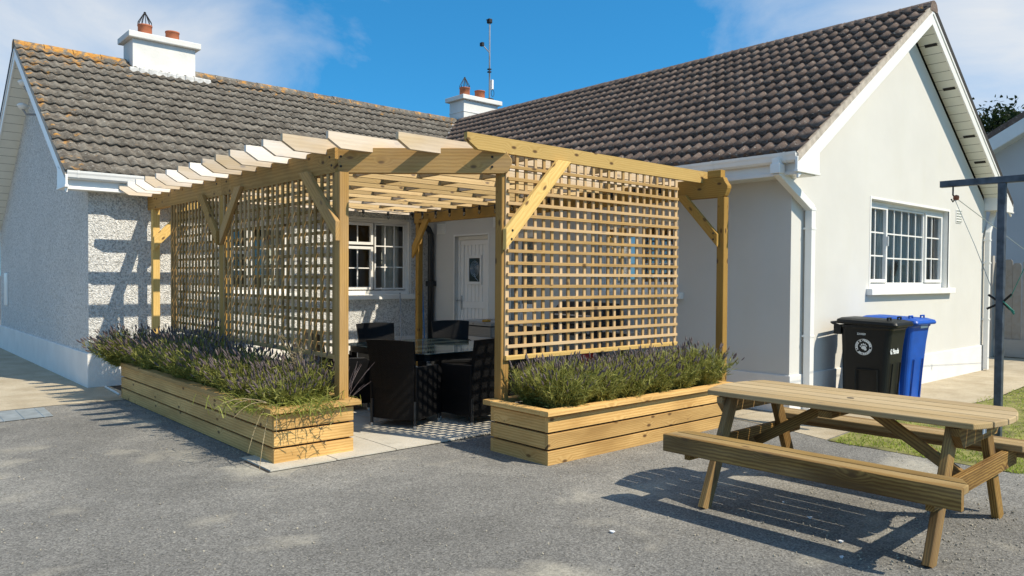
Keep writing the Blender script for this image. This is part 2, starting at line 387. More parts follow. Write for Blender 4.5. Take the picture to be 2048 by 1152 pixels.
def make_wicker():
    m, nt, b = mat('black_wicker'); g = G(nt); o = g.obj()
    br = g.n('ShaderNodeTexBrick', {'Vector': g.n('ShaderNodeCombineXYZ', {0: g.math('ADD', g.n('ShaderNodeSeparateXYZ', {0: o}).outputs[0], g.n('ShaderNodeSeparateXYZ', {0: o}).outputs[1]), 1: g.n('ShaderNodeSeparateXYZ', {0: o}).outputs[2]}).outputs[0],
        'Scale': 1.0, 'Mortar Size': .0028, 'Mortar Smooth': .6, 'Brick Width': .034, 'Row Height': .013})
    br.inputs['Color1'].default_value = (.005, .005, .0055, 1); br.inputs['Color2'].default_value = (.009, .009, .010, 1); br.inputs['Mortar'].default_value = (.003, .003, .003, 1)
    g.link(br.outputs[0], b.inputs['Base Color']); b.inputs['Roughness'].default_value = .42; b.inputs['Specular IOR Level'].default_value = .22
    g.bump(g.math('SUBTRACT', 1.0, br.outputs['Fac']), .006, 1.0, b)
    return m
M_WICK = make_wicker()
M_ALU = plain('aluminium_foot', (.6, .6, .6), .3, metal=.9)
def make_tglass():
    m, nt, b = mat('table_glass'); b.inputs['Base Color'].default_value = (.035, .05, .05, 1); b.inputs['Roughness'].default_value = .03
    b.inputs['Specular IOR Level'].default_value = .8; return m
M_TGLASS = make_tglass()
M_BINB = plain('black_bin_plastic', (.007, .008, .008), .45, var=.1, bump=.05, bscale=200, spec=.3)
M_BINU = plain('blue_bin_plastic', (.003, .075, .40), .45, var=.1, bump=.05, bscale=200)
M_PRINT = plain('white_print', (.72, .74, .74), .6, var=.02)
M_PRINTG = plain('pale_blue_print', (.42, .52, .66), .6, var=.02)
M_RUBBER = plain('rubber', (.015, .015, .015), .8)
M_POLE = plain('grey_steel_pole', (.085, .10, .12), .45, metal=.35, var=.3, vscale=12)
M_RUST = plain('rusty_pulley', (.28, .09, .04), .8, var=.3, vscale=30)
M_CORD = plain('green_cord', (.02, .20, .14), .6)
M_CORDW = plain('grey_line', (.30, .34, .33), .6)
M_PEG = plain('wooden_peg', (.62, .52, .34), .7)
M_MANH = plain('steel_cover', (.34, .37, .37), .55, metal=.35, var=.15, vscale=8, bump=.3, bscale=60)
M_CHURN = plain('grey_churn', (.20, .20, .20), .5, metal=.3, var=.2)
M_BBQ = plain('black_enamel', (.012, .012, .013), .28)
M_STEEL = plain('brushed_steel', (.52, .52, .52), .32, metal=.8)
M_RED = plain('red_plastic', (.45, .03, .025), .4)
M_SPONGE = plain('orange_sponge', (.55, .27, .04), .9, bump=.5)
M_STONE = make_conc('loose_stone', (.28, .245, .185), (.44, .395, .31), .2, 60)
M_PAPER = plain('pale_scrap', (.66, .68, .70), .7)
M_BLUEP = plain('blue_plastic', (.03, .16, .42), .5)
M_NGREY = plain('neighbour_render', (.55, .55, .54), .85, var=.05, vscale=1)

# ------------------------------------------------------------------ setting
def sheet(name, pts, z, mat_, label=None):
    mb = MB(); mb.add([(x, y, z) for x, y in pts], [tuple(range(len(pts)))])
    o = mb.build(name, mat_); o['kind'] = 'structure'; return o
sheet('ground', [(-900, -900), (900, -900), (900, 900), (-900, 900)], -.03, M_EARTH)
sheet('driveway', [(-30, -30), (8.6, -30), (8.1, 1.0), (7.35, 2.0), (7.32, 3.52), (8.6, 3.6), (8.6, 12.2), (2.5, 40), (-30, 40)], -.002, M_ASPH)
LX, LY, WX, GY, GX2, BY = 2.642, 11.99, 8.463, 4.56, 15.34, 19.8
sheet('concrete_path', [(-3, 10.2), (1.2, 10.56), (1.95, 10.62), (2.72, 10.56), (3.0, 10.6), (3.0, 12.3), (2.7, 22), (-3, 22)], .002, M_CONC)
sheet('concrete_path', [(7.36, 3.56), (8.2, 3.62), (11.7, 3.34), (13.5, 3.44), (30, 3.2), (30, 8), (15.0, 8), (15.0, 4.7), (8.3, 4.7), (8.3, 5.9), (7.75, 5.9), (7.6, 4.3)], .002, M_CONC)
sheet('lawn', [(7.34, 3.54), (8.2, 3.60), (11.7, 3.32), (13.5, 3.42), (40, 3.1), (40, -20), (8.5, -20), (8.05, 1.0), (7.3, 1.95)], .002, M_LAWN)
# patio and its slabs
pat = sheet('patio', [(2.60, 5.90), (8.46, 5.90), (8.46, 11.99), (2.9, 11.99), (2.9, 6.4), (2.60, 6.4)], .003, M_SOIL)
_sm = MB().box((-.298, -.298, 0), (.298, .298, .012)).mesh('slab', M_SLAB)
nx, ny = 10, 10
for i in range(nx):
    for j in range(ny):
        x, y = 2.62 + .3 + i * .605, 5.905 + .3 + j * .605
        if y > 11.75 or x > 8.3: continue
        if x < 3.5 and y > 6.6: continue
        if x > 4.6 and y < 5.5: continue
        o = bpy.data.objects.new('paving_slab', _sm)
        reg(o, pat, Matrix.Translation((x, y, .002 + rnd.uniform(0, .003))) @ Matrix.Rotation(rnd.uniform(-.004, .004), 4, 'Z'))

# ------------------------------------------------------------------ house
house = empty('bungalow', (8.463, 11.99, 0), 'white L-shaped bungalow with tiled gable roofs and two chimneys', 'house')
def wall_grid(mb, P, u0, u1, v0, v1, holes, depth):
    """P(u,v,d) world point; holes [(u0,u1,v0,v1)]; reveals go inward by depth"""
    us = sorted({u0, u1, *[h[0] for h in holes], *[h[1] for h in holes]}); vs = sorted({v0, v1, *[h[2] for h in holes], *[h[3] for h in holes]})
    for a, b in zip(us, us[1:]):
        for c, d in zip(vs, vs[1:]):
            if any(h[0] <= a and b <= h[1] and h[2] <= c and d <= h[3] for h in holes): continue
            mb.add([P(a, c, 0), P(b, c, 0), P(b, d, 0), P(a, d, 0)], [(0, 1, 2, 3)])
    for a, b, c, d in holes:
        for q in ([(a, c), (a, d)], [(a, d), (b, d)], [(b, d), (b, c)], [(b, c), (a, c)]):
            (u, v), (x, y) = q
            mb.add([P(u, v, 0), P(x, y, 0), P(x, y, depth), P(u, v, depth)], [(0, 1, 2, 3)])
PF = lambda u, v, d: (u, LY + d, v)            # long pebbledash wall, faces -Y
PG = lambda u, v, d: (u, GY + d, v)            # smooth gable, faces -Y
PW = lambda u, v, d: (WX + d, u, v)            # wing wall, faces -X
W1 = (6.62, 8.05, 1.26, 2.63); W2 = (4.37, 5.69, 1.30, 2.45)
GW = (10.63, 13.54, 1.465, 2.715)
D1 = (10.185, 11.13, .10, 2.342); D2 = (8.98, 9.56, .12, 2.42); WW = (6.2, 7.62, 1.40, 2.42)
mb = MB()
wall_grid(mb, PF, LX, WX, 0, 2.83, [W1, W2], .11)
mb.add([(LX, LY, 0), (LX, BY, 0), (LX, BY, 2.52), (LX, 15.556, 5.36), (LX, LY, 2.83)], [(0, 1, 2, 3, 4)])
mb.add([(LX, BY, 0), (GX2, BY, 0), (GX2, BY, 2.9), (LX, BY, 2.9)], [(0, 1, 2, 3)])
mb.build('wall', M_DASH, house)['label'] = 'pebbledashed walls of the left wing'
mb = MB()
wall_grid(mb, PW, GY, LY, 0, 2.92, [D1, D2, WW], .13)
wall_grid(mb, PG, WX, GX2, 0, 2.92, [GW], .14)
mb.add([(WX, GY, 2.92), (GX2, GY, 2.92), ((WX + GX2) / 2, GY, 5.23)], [(0, 1, 2)])
mb.add([(GX2, GY, 0), (GX2, BY, 0), (GX2, BY, 2.9), (GX2, GY, 2.9)], [(0, 1, 2, 3)])
mb.build('wall', M_RENDER, house)['label'] = 'smooth rendered walls of the right wing'
# plinths (a little proud of the walls)
mb = MB()
mb.box((LX - .025, LY - .025, -.02), (WX, LY + .02, .489)); mb.box((LX - .026, LY - .026, -.02), (LX + .02, BY, .488))
mb.build('plinth', M_PLINTH, house, bevel=.012)
mb = MB()
for a, b in ((GY - .02, 8.97), (9.57, 10.17), (11.14, 11.9)): mb.box((WX - .02, a, -.02), (WX + .02, b, .45))
mb.box((WX - .021, GY - .021, -.02), (GX2 + .02, GY + .02, .452))
mb.build('plinth', M_PLINTH, house, bevel=.01)
# dark floor inside so rooms stay closed
MB().box((LX + .05, LY + .25, .3), (GX2 - .05, BY - .05, .34)).box((WX + .2, GY + .3, .3), (GX2 - .05, LY + .2, .34)).build('floor', M_ROOM, house)
mb = MB().box((WX + 2.2, GY + 1.9, .3), (GX2 - .1, GY + 1.95, 2.9)).box((LX + .1, LY + 2.6, .3), (GX2 - .1, LY + 2.65, 2.9)).box((WX + 2.1, GY + .4, .3), (WX + 2.15, LY + .4, 2.9))
mb.build('partition', M_ROOM, house)

# ---- windows
def window(P, rect, panels, depth, curtain=None, sill=True, fr=.055, sillw=.12, handles=True):
    u0, u1, v0, v1 = rect
    def bx(mb, a, b, c, d, e0, e1): # box in u,v,d
        pts = [P(u, v, q) for q in (e0, e1) for u, v in ((a, c), (b, c), (b, d), (a, d))]
        mb.add(pts, [(0, 1, 2, 3), (7, 6, 5, 4), (0, 4, 5, 1), (1, 5, 6, 2), (2, 6, 7, 3), (3, 7, 4, 0)])
    f = MB(); D = depth
    bx(f, u0 + .002, u0 + fr, v0 + .002, v1 - .002, D - .05, D + .02); bx(f, u1 - fr, u1 - .002, v0 + .002, v1 - .002, D - .05, D + .02)
    bx(f, u0 + fr, u1 - fr, v0 + .002, v0 + fr * 1.5, D - .05, D + .02); bx(f, u0 + fr, u1 - fr, v1 - fr, v1 - .002, D - .05, D + .02)
    win = f.build('window', M_UPVC, house, bevel=.004)
    for (a, b, c, d, nc, nr, op) in panels:
        s = MB(); t = .05 if op else .03; e0 = D - (.068 if op else .045); e1 = D - .005
        bx(s, a, a + t, c, d, e0, e1); bx(s, b - t, b, c, d, e0, e1); bx(s, a + t, b - t, c, c + t, e0, e1); bx(s, a + t, b - t, d - t, d, e0, e1)
        s.build('sash', M_UPVC, win, bevel=.004)
        g = MB(); g.add([P(a + t, c + t, D - .02), P(b - t, c + t, D - .02), P(b - t, d - t, D - .02), P(a + t, d - t, D - .02)], [(0, 1, 2, 3)])
        g.build('pane', M_GLASS, win)
        for i in range(1, nc):
            u = a + t + (b - a - 2 * t) * i / nc; s = MB(); bx(s, u - .010, u + .010, c + t, d - t, D - .034, D - .022); s.build('glazing_bar', M_UPVC, win)
        for i in range(1, nr):
            v = c + t + (d - c - 2 * t) * i / nr; s = MB(); bx(s, a + t, b - t, v - .010, v + .010, D - .035, D - .021); s.build('glazing_bar', M_UPVC, win)
        if op == 2:
            s = MB(); bx(s, b - .045, b - .03, (c + d) / 2 - .02, (c + d) / 2 + .12, D - .1, D - .068); s.build('handle', M_UPVC, win, bevel=.004)
    if sill:
        s = MB(); bx(s, u0 - .12, u1 + .12, v0 - .075, v0 + .012, -.085, 0); bx(s, u0 + .003, u1 - .003, v0 - .06, v0 + .0125, 0, D)
        s.build('sill', M_SILL, win, bevel=.006)
    # painted surround of the opening
    s = MB(); bd = .035
    bx(s, u0 - bd, u0, v0 + .014, v1 + bd, -.006, .01); bx(s, u1, u1 + bd, v0 + .014, v1 + bd, -.0061, .01); bx(s, u0, u1, v1, v1 + bd, -.0062, .01)
    bx(s, u0, u0 + .003, v0 + .014, v1, .012, D - .05); bx(s, u1 - .003, u1, v0 + .014, v1, .012, D - .05); bx(s, u0 + .004, u1 - .004, v1 - .003, v1, .012, D - .05)
    s.build('reveal', M_SILL, win)
    if curtain:
        for a, b, amp in curtain:
            c = MB(); n = int((b - a) / .012); pts = []
            for i in range(n + 1):
                u = a + (b - a) * i / n; dd = D + .17 + amp * (math.sin(u * 52) + .5 * math.sin(u * 113 + 1))
                pts += [P(u, v0 - .05, dd), P(u, v1 + .05, dd)]
            c.add(pts, [(2 * i, 2 * i + 2, 2 * i + 3, 2 * i + 1) for i in range(n)])
            c.build('curtain', M_CURT, win, smooth=True)
    return win
w1 = window(PF, W1, [(6.68, 7.29, 2.17, 2.57, 2, 1, 1), (6.68, 7.29, 1.36, 2.14, 2, 2, 2), (7.33, 7.99, 1.36, 2.57, 3, 3, 0)], .11, [(7.62, 8.0, .02)])
w1['label'] = 'casement window beside the wing corner'
w2 = window(PF, W2, [(4.43, 4.98, 2.02, 2.39, 2, 1, 1), (4.43, 4.98, 1.39, 2.0, 2, 2, 1), (5.02, 5.63, 1.39, 2.39, 3, 3, 0)], .11, [(5.3, 5.65, .02)])
w2['label'] = 'casement window behind the long trellis'
gw = window(PG, GW, [(10.69, 11.36, 1.56, 2.655, 2, 3, 2), (11.38, 12.76, 1.53, 2.655, 5, 3, 0), (12.78, 13.48, 1.56, 2.655, 2, 3, 1)], .14, [(10.66, 13.5, .024)])
gw['label'] = 'three-part window in the smooth gable'
ww = window(PW, WW, [(6.26, 6.9, 1.5, 2.36, 2, 3, 1), (6.92, 7.56, 1.5, 2.36, 3, 3, 0)], .13, [(7.3, 7.6, .02)])
ww['label'] = 'window behind the short trellis'
# flowers standing inside the gable window
fl = MB(); fl.lathe([(.0, 0), (.05, 0), (.06, .06), (.055, .14), (.06, .17)], (11.98, GY + .22, 1.49), 12)
fv = fl.build('vase', M_SILL, None, smooth=True); tag(fv, 'small white vase of flowers inside the gable window', 'vase')
fl = MB()
for i in range(26):
    a = rnd.uniform(0, 6.28); r_ = rnd.uniform(.02, .12); z = 1.49 + rnd.uniform(.25, .42)
    fl.tube([(11.98, GY + .22, 1.64), (11.98 + r_ * math.cos(a), GY + .22 + r_ * math.sin(a) * .3, z)], [.002, .008], 4)
fl.build('flowers', M_LAVF, fv)

# ---- doors
def slab_uvd(P, mb, a, b, c, d, e0, e1):
    pts = [P(u, v, q) for q in (e0, e1) for u, v in ((a, c), (b, c), (b, d), (a, d))]
    mb.add(pts, [(0, 1, 2, 3), (7, 6, 5, 4), (0, 4, 5, 1), (1, 5, 6, 2), (2, 6, 7, 3), (3, 7, 4, 0)])
def door(rect, glazed):
    u0, u1, v0, v1 = rect; D = .13; f = MB()
    slab_uvd(PW, f, u0 + .002, u0 + .065, v0, v1 - .002, D - .06, D + .02); slab_uvd(PW, f, u1 - .065, u1 - .002, v0, v1 - .002, D - .06, D + .02)
    slab_uvd(PW, f, u0 + .065, u1 - .065, v1 - .068, v1 - .002, D - .06, D + .02)
    dr = f.build('door', M_UPVC, house, bevel=.004)
    a, b, c, d = u0 + .068, u1 - .068, v0 + .02, v1 - .072
    lf = MB(); st = .085; e0, e1 = D - .045, D + .005
    slab_uvd(PW, lf, a, a + st, c, d, e0, e1); slab_uvd(PW, lf, b - st, b, c, d, e0, e1)
    zc = 1.10
    for z0, z1 in ((c, c + .14), (zc - .06, zc + .06), (d - .09, d)): slab_uvd(PW, lf, a + st, b - st, z0, z1, e0, e1)
    lf.build('door_leaf', M_UPVC, dr, bevel=.003)
    if not glazed:
        n = 6
        for z0, z1 in ((c + .14, zc - .06), (zc + .06, d - .09)):
            for i in range(n):
                p0 = a + st + (b - a - 2 * st) * i / n; p1 = a + st + (b - a - 2 * st) * (i + 1) / n
                q = MB(); slab_uvd(PW, q, p0 + .004, p1 - .004, z0, z1, D - .030, D); q.build('panel_board', M_UPVC, dr, bevel=.004)
        uc = (a + b) / 2; q = MB()
        for r_ in ((uc - .2, uc - .155, 1.47, 1.99), (uc + .155, uc + .2, 1.47, 1.99), (uc - .155, uc + .155, 1.47, 1.52), (uc - .155, uc + .155, 1.94, 1.99)): slab_uvd(PW, q, *r_, D - .055, D - .02)
        q.build('light_frame', M_UPVC, dr, bevel=.004)
        q = MB(); slab_uvd(PW, q, uc - .155, uc + .155, 1.52, 1.94, D - .042, D - .034); q.build('door_light', M_TGLASS, dr)
        q = MB()
        for k in range(1, 6):
            n = 28; rr = .024 * k
            q.tube([PW(uc + rr * math.cos(t * 6.2832 / n), 1.75 + rr * math.sin(t * 6.2832 / n) * 1.15, D - .043) for t in range(n + 1)], .0028, 4)
        q.tube([PW(uc + .02, 1.66, D - .043), PW(uc - .03, 1.58, D - .043), PW(uc - .09, 1.54, D - .043)], .004, 4)
        q.build('etched_spiral', M_PRINTG, dr)
    else:
        q = MB(); slab_uvd(PW, q, a + st, b - st, zc + .06, d - .09, D - .03, D - .02); q.build('door_light', M_FROST, dr)
        q = MB(); slab_uvd(PW, q, a + st, b - st, c + .14, zc - .06, D - .03, D); q.build('panel_board', M_UPVC, dr)
    h = MB(); hu = b - .045
    slab_uvd(PW, h, hu - .016, hu + .016, 1.0, 1.26, D - .058, D - .044); slab_uvd(PW, h, hu - .012, hu + .12, 1.16, 1.185, D - .10, D - .08); slab_uvd(PW, h, hu - .012, hu + .012, 1.16, 1.185, D - .08, D - .05)
    h.build('handle', M_STEEL, dr, bevel=.003)
    s = MB(); slab_uvd(PW, s, u0 - .06, u1 + .06, -.02, v0, -.14, D + .02); s.build('doorstep', M_CONC, dr, bevel=.008)
    s = MB(); bd = .03
    slab_uvd(PW, s, u0 - bd, u0, v0, v1 + bd, -.006, .01); slab_uvd(PW, s, u1, u1 + bd, v0, v1 + bd, -.0061, .01); slab_uvd(PW, s, u0, u1, v1, v1 + bd, -.0062, .01)
    s.build('reveal', M_SILL, dr)
    return dr
door(D1, False)['label'] = 'white boarded back door with small spiral light'
door(D2, True)['label'] = 'half-glazed side door'
MB().box((WX + .3, 8.8, .1), (WX + .33, 11.4, 2.7)).build('partition', M_ROOM, house)

# ---- roofs
SL = .67; TH = math.atan(SL); CT, ST = math.cos(TH), math.sin(TH)
RDX, RDY, RDZ = 11.9, 15.556, 5.58
EV_R, EV_L = 8.04, 11.655          # eave lines of the tiles
VG_R, VG_L = 4.25, 2.285           # verges
zr = lambda x: RDZ - SL * abs(RDX - x)
zl = lambda y: RDZ - SL * abs(RDY - y)
def deck(mb, a, b, c, d, t=.05):
    n = (Vector(b) - Vector(a)).cross(Vector(d) - Vector(a)).normalized()
    if n.z < 0: n = -n
    P4 = [Vector(q) - n * .012 for q in (a, b, c, d)]
    mb.add([*P4, *[q - n * t for q in P4]], [(0, 1, 2, 3), (7, 6, 5, 4), (0, 4, 5, 1), (1, 5, 6, 2), (2, 6, 7, 3), (3, 7, 4, 0)])
mb = MB(); x0, x1 = VG_L + .02, 16.0
deck(mb, (x0, EV_L + .04, zl(EV_L + .04)), (x1, EV_L + .04, zl(EV_L + .04)), (x1, RDY, RDZ), (x0, RDY, RDZ))
ev2 = 20.2
deck(mb, (x0, ev2, zl(ev2)), (x1, ev2, zl(ev2)), (x1, RDY, RDZ), (x0, RDY, RDZ))
roofL = mb.build('roof', M_DECK, house); roofL['label'] = 'grey tiled roof with orange lichen'
mb = MB(); y0, y1 = VG_R + .03, RDY
deck(mb, (EV_R + .04, y0, zr(EV_R + .04)), (EV_R + .04, y1, zr(EV_R + .04)), (RDX, y1, RDZ), (RDX, y0, RDZ))
ex2 = 2 * RDX - EV_R
deck(mb, (ex2, y0, zr(ex2)), (ex2, y1, zr(ex2)), (RDX, y1, RDZ), (RDX, y0, RDZ))
roofR = mb.build('roof', M_DECK, house); roofR['label'] = 'brown double roll tiled roof'
def tile_geo(wd, ln, prof, thick, lift, seg):
    v, f = [], []
    for i in range(seg + 1):
        u = i / seg; h = prof(u)
        v += [(u * wd, 0, h + lift), (u * wd, ln, h), (u * wd, .026, h * .55 + lift - thick - .004)]
    for i in range(seg):
        a = 3 * i; f += [(a, a + 3, a + 4, a + 1), (a + 2, a + 5, a + 3, a)]
    return np.array(v, float), f
profR = lambda u: .046 * max(0.0, math.sin(math.pi * min(1, ((u * 2) % 1) / .54))) ** .75 if ((u * 2) % 1) < .54 else 0.0
profL = lambda u: .030 * (math.sin(2 * math.pi * (u * 2 - .25)) * .5 + .5) ** 1.4
def lay_tiles(roof, matx, geo, wd, ncol, nrow, gauge, org, across, upd, nrm, vis, cam_d):
    v, f = geo
    me = bpy.data.meshes.new('roof_tile'); me.from_pydata(v.tolist(), [], f); me.materials.append(matx)
    me.polygons.foreach_set('use_smooth', [True] * len(f)); me.update()
    cells = []
    for r_ in range(nrow):
        for c in range(ncol):
            p = Vector(org) + Vector(across) * (c * wd) + Vector(upd) * (r_ * gauge)
            ctr = p + Vector(across) * wd / 2 + Vector(upd) * gauge / 2
            if not vis(ctr): continue
            cells.append((cam_d(ctr), p))
    cells.sort(key=lambda t: t[0])
    x, y, z = Vector(across), Vector(upd), Vector(nrm)
    base = Matrix((x, y, z)).transposed().to_4x4()
    def M(p):
        m = base.copy(); m.translation = p + z * rnd.uniform(-.003, .007)
        return m @ Matrix.Rotation(rnd.uniform(-.018, .018), 4, 'Z') @ Matrix.Rotation(rnd.uniform(-.010, .010), 4, 'X')
    for d, p in cells[:300]:
        o = bpy.data.objects.new('roof_tile', me); reg(o, roof, M(p))
    if len(cells) > 300:
        V, F = [], []
        for d, p in cells[300:]:
            m = np.array(M(p)); b = len(V); V += (v @ m[:3, :3].T + m[:3, 3]).tolist(); F += [tuple(i + b for i in q) for q in f]
        me2 = bpy.data.meshes.new('roof_tiles'); me2.from_pydata(V, [], F); me2.materials.append(matx); me2.polygons.foreach_set('use_smooth', [True] * len(F)); me2.update()
        o = bpy.data.objects.new('roof_tiles', me2); reg(o, roof); o['kind'] = 'stuff'
dcam = lambda p: (p - Vector((0, 0, 1.6))).length
lenR = (RDX - EV_R) / CT; NR = 15; gR = (lenR - .03) / NR; wR = .333
lay_tiles(roofR, M_TILE_R, tile_geo(wR, gR + .05, profR, .034, .036, 20), wR, int((RDY - VG_R) / wR), NR, gR,
          (EV_R - .01, VG_R + wR * int((RDY - VG_R) / wR) + .02, zr(EV_R) + .012), (0, -1, 0), (CT, 0, ST), (-ST, 0, CT),
          lambda p: p.y - RDY < (p.x - RDX) + .45, dcam)
lenL = (RDY - EV_L) / CT; NL = 15; gL = (lenL - .03) / NL; wL = .30
lay_tiles(roofL, M_TILE_L, tile_geo(wL, gL + .05, profL, .030, .034, 14), wL, 33, NL, gL,
          (VG_L, EV_L - .01, zl(EV_L) + .010), (1, 0, 0), (0, CT, ST), (0, -ST, CT),
          lambda p: p.x - RDX < (p.y - RDY) + .45, dcam)
# ridge tiles
def ridge(roof, matx, a, b, n, rad=.135):
    a, b = Vector(a), Vector(b); d = (b - a) / n; x = d.normalized(); z = Vector((0, 0, 1)); y = z.cross(x)
    v, f = [], []; seg = 8; L_ = d.length
    for i in range(seg + 1):
        q = math.pi * (-.06 + 1.12 * i / seg)
        for xx, rr in ((0, rad * 1.0), (L_ - .008, rad * .97)):
            v.append((xx, rr * math.cos(q), rr * math.sin(q) * 1.0 - .075))
    f = [(2 * i, 2 * i + 2, 2 * i + 3, 2 * i + 1) for i in range(seg)] + [tuple(range(0, 2 * seg + 2, 2)), tuple(range(2 * seg + 1, 0, -2))]
    mb = MB(); mb.add(v, f); me = mb.mesh('ridge_tile', matx)
    for i in range(n):
        m = Matrix((x, y, z)).transposed().to_4x4(); m.translation = a + d * i + Vector((0, 0, rnd.uniform(-.004, .004)))
        reg(bpy.data.objects.new('ridge_tile', me), roof, m)
ridge(roofL, M_TILE_L, (VG_L, RDY, RDZ + .005), (4.08, RDY, RDZ + .005), 4)
ridge(roofL, M_TILE_L, (5.28, RDY, RDZ + .005), (11.82, RDY, RDZ + .005), 15)
ridge(roofR, M_TILE_R, (RDX, VG_R, RDZ + .0), (RDX, RDY - .1, RDZ + .0), 25)
MB().tube([(RDX - .12, VG_R + .05, RDZ - .045), (RDX - .12, RDY - .2, RDZ - .045)], .03, 5).build('ridge_shade_mortar', M_DECK, roofR)  # bedding strip in near black, shade below the ridge put into its colour
# valley flashing
mb = MB(); va, vb = Vector((EV_R, EV_L, zr(EV_R))), Vector((RDX, RDY, RDZ))
for (ax, ay) in ((-.09, 0), (0, -.09)):
    off = Vector((ax, ay, 0)); q = []
    for p in (va, vb):
        pz = Vector((p.x, p.y, max(zr(p.x), zl(p.y)) + .045)); qx = p + off
        q += [pz, Vector((qx.x, qx.y, max(zr(qx.x), zl(qx.y)) + .05))]
    mb.add(q, [(0, 1, 3, 2)])
mb.build('valley_flashing', M_LEAD, house)
# verge undercloak, bargeboards, soffits
def gable_trim(side):
    # returns function mapping (s along slope from eave 0..1, out, down) to world for both slopes
    pass
def barge(axis, verge, wall, rd, ev, zf, parent, outer):
    """axis 'x': gable faces -Y (right wing); 'y': gable faces -X (left wing)"""
    def P(h, o, z): return (h, o, z) if axis == 'x' else (o, h, z)
    far = outer or 2 * rd - ev
    bb, sf, uc, ud = MB(), MB(), MB(), MB()
    o0, o1 = verge + .02, verge + .045
    for e in (ev, far):
        s = 1 if e < rd else -1
        top = -.075; bot = -.275
        e_ = e + s * .03
        pts = [P(e_, o0, zf(e_) + top), P(rd, o0, zf(rd) + top), P(rd, o0, zf(rd) + bot), P(e_ + s * .0, o0, zf(e_) + bot)]
        bb.prism(pts, (0, 0, 0), P(0, o1 - o0, 0))
        pts = [P(e_, o0 - .012, zf(e_) + top - .0), P(rd, o0 - .012, zf(rd) + top), P(rd, o0 - .012, zf(rd) + top - .05), P(e_, o0 - .012, zf(e_) + top - .05)]
        bb.prism(pts, (0, 0, 0), P(0, .0115, 0))
        # mortar / undercloak strip under the tile edge
        pts = [P(e, verge + .005, zf(e) + .015), P(rd, verge + .005, zf(rd) + .025), P(rd, verge + .005, zf(rd) + top), P(e, verge + .005, zf(e) + top)]
        (uc if s > 0 else ud).prism(pts, (0, 0, 0), P(0, .05, 0))
        # soffit boards
        n = 22; sb = -.262
        for i in range(n):
            a = e + s * .42 + (rd - e - s * .42) * i / n; b = e + s * .42 + (rd - e - s * .42) * (i + 1) / n - s * .006
            sf.add([P(a, o1, zf(a) + sb), P(b, o1, zf(b) + sb), P(b, wall + .005, zf(b) + sb), P(a, wall + .005, zf(a) + sb)], [(0, 1, 2, 3)])
        # boxed end at the foot of the gable: thin face board out to the gutter, box behind the fascia
        ze = zf(e) - .10; q0, q1 = e - s * .02, e + s * .50
        pts = [P(q0, o0 - .013, ze + .08), P(q1, o0 - .013, zf(q1) - .2), P(q1, o0 - .013, ze - .06), P(q0, o0 - .013, ze - .06)]
        bb.prism(pts, (0, 0, 0), P(0, .03, 0))
        q2 = e + s * .11
        bb.prism([P(q2, o0 + .02, ze + .08), P(q1 - s * .01, o0 + .02, zf(q1) - .22), P(q1 - s * .01, o0 + .02, ze - .055), P(q2, o0 + .02, ze - .055)], (0, 0, 0), P(0, wall - o0, 0))
        bb.prism([P(q0 - s * .01, o0 - .022, ze - .062), P(q1 + s * .005, o0 - .022, ze - .062), P(q1 + s * .005, o0 - .022, ze - .09), P(q0 - s * .01, o0 - .022, ze - .09)], (0, 0, 0), P(0, .05, 0))
    b = bb.build('bargeboard', M_UPVC, parent, bevel=.004); uc.build('verge_mortar', M_MORTAR, parent); ud.build('verge_mortar', M_DECK, parent); sf.build('gable_soffit', M_SOFFIT, parent)
    return b
barge('x', VG_R, GY, RDX, EV_R, zr, roofR, 0)
barge('y', VG_L, LX, RDY, EV_L, zl, roofL, 20.2)
# soffit vents of the right gable
for t in (.10, .34, .63, .80):
    x = 15.1 + (RDX - 15.1) * (1 - t); zz = zr(x) - .264
    n = Vector((SL, 0, 1)).normalized()
    pts = [(x - .022, 4.32, zr(x - .022) - .266), (x + .022, 4.32, zr(x + .022) - .266), (x + .022, 4.49, zr(x + .022) - .266), (x - .022, 4.49, zr(x - .022) - .266)]
    MB().prism(pts, (0, 0, 0), (0, 0, -.004)).build('soffit_vent', M_IRON, roofR)
